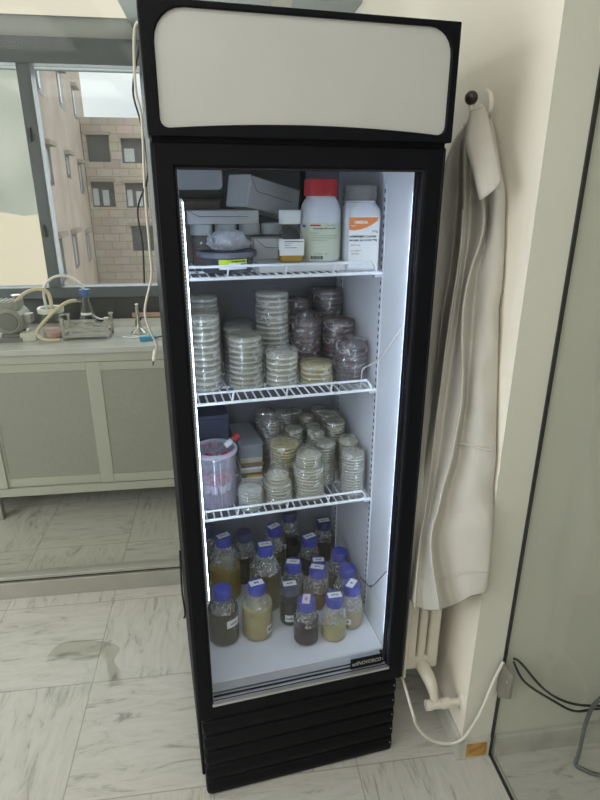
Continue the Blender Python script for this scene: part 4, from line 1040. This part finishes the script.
# vacuum pump, cut by the left edge of the picture
t_ = thing('vacuum_pump', 'grey green vacuum pump with ribbed head on the bench', 'pump', (-1.03, 2.92, BZ))
MX = Matrix.Translation(Vector((0, 0, .095))) @ Matrix.Rotation(pi / 2, 4, 'X')
b = MB(); b.lathe([(.05, -.10), (.066, -.09), (.068, .02), (.064, .05), (.05, .062), (.046, .06)], 28, M=MX); b.build('motor', MT['pump'], t_)
b = MB(); b.lathe([(.046, .0605), (.043, .065), (.02, .067), (.004, .067)], 28, M=MX); b.build('end_cover', MT['pumpd'], t_)
b = MB(); b.rbox(-.05, .05, -.045, .045, .150, .188, .012)
for k in range(5): b.box(-.052 + k * .024, -.044 + k * .024, -.048, .048, .160, .194)
b.build('head', MT['pump'], t_)
b = MB(); b.tube([(.025, .0, .188), (.035, .0, .212)], .006, 8); b.lathe([(.024, .212), (.024, .218), (.004, .220)], 16, .037, 0); b.build('valve_knob', MT['steel'], t_)
b = MB(); b.rbox(.060, .098, -.028, .03, .085, .125, .006); b.build('terminal_box', MT['pump'], t_)
b = MB(); b.box(-.06, .06, -.08, -.05, 0, .022); b.box(-.06, .06, .05, .09, 0, .022); b.box(-.04, .04, -.06, .08, .022, .034); b.build('foot', MT['pumpd'], t_)
t_ = thing('control_box', 'small off white box with a white knob beside the pump', 'box', (-.948, 2.875, BZ), .1)
MB().rbox(-.036, .036, -.030, .030, 0, .042, .004).build('case', MT['whitebox'], t_, bevel=.003)
b = MB(); b.ball((.0, .0, .052), .010); b.build('knob', MT['hookw'], t_)
# jar with a white ring lid
t_ = thing('glass_jar', 'round glass jar with a white ring lid and pink contents', 'jar', (-.845, 2.93, BZ))
MB().open_lathe([(.0, .001), (.048, .001), (.052, .006), (.052, .125), (.050, .125), (.049, .008), (.0, .005)], 32).build('jar_body', MT['glass'], t_)
MB().open_lathe([(.046, .126), (.060, .126), (.062, .130), (.062, .148), (.058, .152), (.048, .150), (.046, .126)], 32).build('ring_lid', MT['ringw'], t_)
MB().lathe([(.045, .124), (.046, .138), (.01, .140)], 24).build('stopper', MT['alud'], t_)
b = MB(); b.lathe([(.047, .007), (.047, .030), (.03, .045), (.006, .047)], 20, wob=lambda a, z: .06 * sin(5 * a) if z > .02 else 0); b.build('contents', MT['pinkstuff'], t_)
# filter flask with a blue stopper
t_ = thing('filter_flask', 'conical glass filter flask with a blue stopper in a steel rack', 'flask', (-.672, 2.93, BZ + .030))
MB().lathe([(.046, 0), (.052, .006), (.050, .018), (.022, .135), (.018, .150), (.018, .176), (.021, .180)], 32).build('flask_body', MT['glass'], t_)
MB().lathe([(.016, .170), (.0185, .178), (.024, .180), (.025, .206), (.012, .208)], 24).build('stopper', MT['bluestop'], t_)
b = MB(); b.tube([(-.018, 0, .150), (-.045, -.004, .152)], .006, 10); b.build('side_arm', MT['glass'], t_)
b = MB(); b.tube([(0, 0, .208), (0, 0, .232)], .005, 8); b.build('glass_tube', MT['glass'], t_)
b = MB(); band(b, .0335, .082, .094, -.9, .9, 8); b.build('label', MT['paper'], t_)
# steel rack
t_ = thing('steel_rack', 'low stainless steel rack holding the filter flask', 'rack', (-.672, 2.90, BZ))
b = MB()
for x in (-.105, .105):
    for y in (-.055, .075): b.box(x - .006, x + .006, y - .006, y + .006, 0, .100); b.box(x - .011, x + .011, y - .011, y + .011, .100, .110)
b.build('post', MT['steel'], t_)
b = MB(); b.box(-.10, .10, -.058, -.050, .046, .060); b.box(-.10, .10, -.058, -.050, .014, .022); b.box(-.10, .10, .070, .078, .046, .060); b.box(-.105, .105, -.05, .07, .022, .0285); b.build('crossbar', MT['steel'], t_)
b = MB(); b.tube([(-.105, -.055, .11), (-.11, -.06, .125), (-.085, -.06, .132)], .004, 8, 4); b.tube([(.105, -.055, .11), (.085, -.05, .10), (.055, -.05, .112), (.045, -.05, .125)], .004, 8, 4); b.build('clamp_arm', MT['steel'], t_)
# tubing
b = MB(); b.tube([(-.862, 2.93, BZ + .141), (-.866, 2.93, 1.12), (-.85, 2.93, 1.17), (-.80, 2.93, 1.205), (-.74, 2.93, 1.205), (-.695, 2.93, 1.175), (-.675, 2.93, 1.14), (-.672, 2.93, 1.118)], .0065, 10, 6)
tag(b.build('hose', MT['silicone']), 'white silicone hose arching from the jar to the flask stopper', 'hose')
b = MB(); b.tube([(-1.005, 2.90, 1.075), (-.985, 2.90, 1.100), (-.94, 2.91, 1.135), (-.89, 2.92, 1.148), (-.855, 2.925, 1.140), (-.84, 2.93, 1.11), (-.838, 2.93, BZ + .141)], .0085, 10, 6)
tag(b.build('hose', MT['tubing']), 'yellowed rubber hose arching from the pump to the jar', 'hose')
b = MB(); b.tube([(-.717, 2.926, BZ + .182), (-.75, 2.90, BZ + .180), (-.80, 2.865, BZ + .150), (-.87, 2.84, BZ + .085), (-.895, 2.83, BZ + .045), (-.87, 2.82, BZ + .018), (-.83, 2.82, BZ + .010), (-.79, 2.825, BZ + .010)], .0085, 10, 6)
tag(b.build('hose', MT['tubing']), 'yellowed rubber hose curling from the flask arm down to the worktop', 'hose')
# inverted funnel, trays, blue clip and cable
t_ = thing('steel_funnel', 'stainless steel funnel standing upside down on the bench', 'funnel', (-.432, 2.96, BZ))
MB().lathe([(.040, 0), (.041, .004), (.012, .030), (.008, .05), (.010, .150), (.008, .152)], 24).build('cone', MT['steel'], t_)
b = MB(); b.rbox(-.32, -.27, 3.00, 3.02, BZ, BZ + .05, .004); b.tube([(-.298, 3.01, BZ + .05), (-.298, 3.01, BZ + .15)], .007, 8)
tag(b.build('black_holder', MT['alud']), 'slim black holder standing on the bench beside the cooler', 'holder')
t_ = thing('clip', 'sky blue plastic clip lying on the bench near the cooler', 'clip', (-.365, 2.80, BZ), .35)
MB().rbox(-.045, .035, -.014, .014, 0, .022, .008).build('jaw', MT['clip'], t_, bevel=.003)
b = MB(); b.tube([(.035, 0, .010), (.065, .004, .012), (.10, .02, .008)], .004, 8, 4); b.build('tail', MT['alud'], t_)
for i, (x, lab, m) in enumerate(((-.56, 'white flat tray at the back of the bench behind the rack', 'ringw'), (-.36, 'white flat tray at the back of the bench behind the funnel', 'ringw'), (-.78, 'white flat tray at the back of the bench behind the jar', 'ringw'))):
    b = MB(); b.box(-.085, .085, -.04, .04, 0, .006); b.box(-.085, .085, -.04, -.034, .006, .026); b.box(-.085, .085, .034, .04, .006, .026); b.box(-.085, -.079, -.034, .034, .006, .026); b.box(.079, .085, -.034, .034, .006, .026)
    o = b.build('flat_tray', MT[m], loc=(x, 3.17, BZ + .0003)); tag(o, lab, 'tray', 'white trays at the back of the bench')
t_ = thing('wooden_ruler', 'pinkish wooden strip leaning at the back of the bench', 'strip', (-.36, 3.235, BZ))
MB().box(-.14, .16, -.006, .006, .028, .052).build('strip', MT['pinkstuff'], t_); MB().box(-.14, -.13, -.008, .008, 0, .0278).build('support', MT['alud'], t_); MB().box(.15, .16, -.008, .008, 0, .0278).build('support', MT['alud'], t_)
b = MB(); b.tube([(-.50, 2.87, BZ + .004), (-.45, 2.84, BZ + .004), (-.40, 2.87, BZ + .004), (-.37, 2.92, BZ + .004)], .0035, 8, 5)
tag(b.build('bench_wire', MT['silicone']), 'thin pale wire lying on the bench by the funnel', 'wire')

# ------------------------------------------------------------------ camera
cd = bpy.data.cameras.new('camera'); cam = bpy.data.objects.new('camera', cd); C.objects.link(cam)
f, pitch, roll, yaw = 563.665, .3553, .0017, .1387
Fv = Vector((sin(yaw) * cos(pitch), cos(yaw) * cos(pitch), -sin(pitch))); Rv = Vector((cos(yaw), -sin(yaw), 0)); Uv = Rv.cross(Fv)
R2 = Rv * cos(roll) + Uv * sin(roll); U2 = -Rv * sin(roll) + Uv * cos(roll)
cam.matrix_world = Matrix((( R2.x, U2.x, -Fv.x, 0), (R2.y, U2.y, -Fv.y, 0), (R2.z, U2.z, -Fv.z, 1.6), (0, 0, 0, 1)))
cd.sensor_fit = 'VERTICAL'; cd.sensor_height = 24; cd.lens = f / 800 * 24; cd.clip_start = .02; cd.clip_end = 200
bpy.context.scene.camera = cam

# ------------------------------------------------------------------ light
def area(name, loc, rot, sx, sy, e, col):
    l = bpy.data.lights.new(name, 'AREA'); l.shape = 'RECTANGLE'; l.size = sx; l.size_y = sy; l.energy = e; l.color = col
    o = bpy.data.objects.new(name, l); C.objects.link(o); o.location = loc; o.rotation_euler = rot; return o
area('daylight_left_window', (-2.98, .2, 1.55), (0, -pi / 2, 0), 1.4, 2.7, 34, (.93, .97, 1.0))
area('daylight_back_window', (-1.0, BY + .12, 1.64), (-pi / 2, 0, 0), 2.6, 1.0, 16, (.93, .97, 1.0))
sl = bpy.data.lights.new('sun', 'SUN'); sl.energy = 2.3; sl.angle = radians(40); sl.color = (1, .95, .88)
so = bpy.data.objects.new('sun', sl); C.objects.link(so); so.rotation_euler = (radians(48), 0, radians(-25))
wd = bpy.data.worlds.new('overcast sky'); bpy.context.scene.world = wd; wd.use_nodes = True
nt = wd.node_tree; nt.nodes.clear()
out = nt.nodes.new('ShaderNodeOutputWorld'); bgn = nt.nodes.new('ShaderNodeBackground'); bgn.inputs['Strength'].default_value = .95
tc = nt.nodes.new('ShaderNodeTexCoord'); mp = nt.nodes.new('ShaderNodeMapping'); mp.inputs['Scale'].default_value = (1, 1, 2.5)
nz = nt.nodes.new('ShaderNodeTexNoise'); nz.inputs['Scale'].default_value = 3.; nz.inputs['Detail'].default_value = 6
rp = nt.nodes.new('ShaderNodeValToRGB'); rp.color_ramp.elements[0].position = .35; rp.color_ramp.elements[0].color = (.62, .66, .70, 1); rp.color_ramp.elements[1].position = .65; rp.color_ramp.elements[1].color = (.95, .97, .98, 1)
nt.links.new(tc.outputs['Generated'], mp.inputs[0]); nt.links.new(mp.outputs[0], nz.inputs['Vector']); nt.links.new(nz.outputs['Fac'], rp.inputs[0]); nt.links.new(rp.outputs[0], bgn.inputs['Color']); nt.links.new(bgn.outputs[0], out.inputs[0])

sc = bpy.context.scene
sc.view_settings.view_transform = 'Standard'; sc.view_settings.look = 'None'; sc.view_settings.gamma = 1; sc.view_settings.use_curve_mapping = False
sc.view_settings.exposure = 0.65
sc.cycles.transparent_max_bounces = 48; sc.cycles.max_bounces = 10
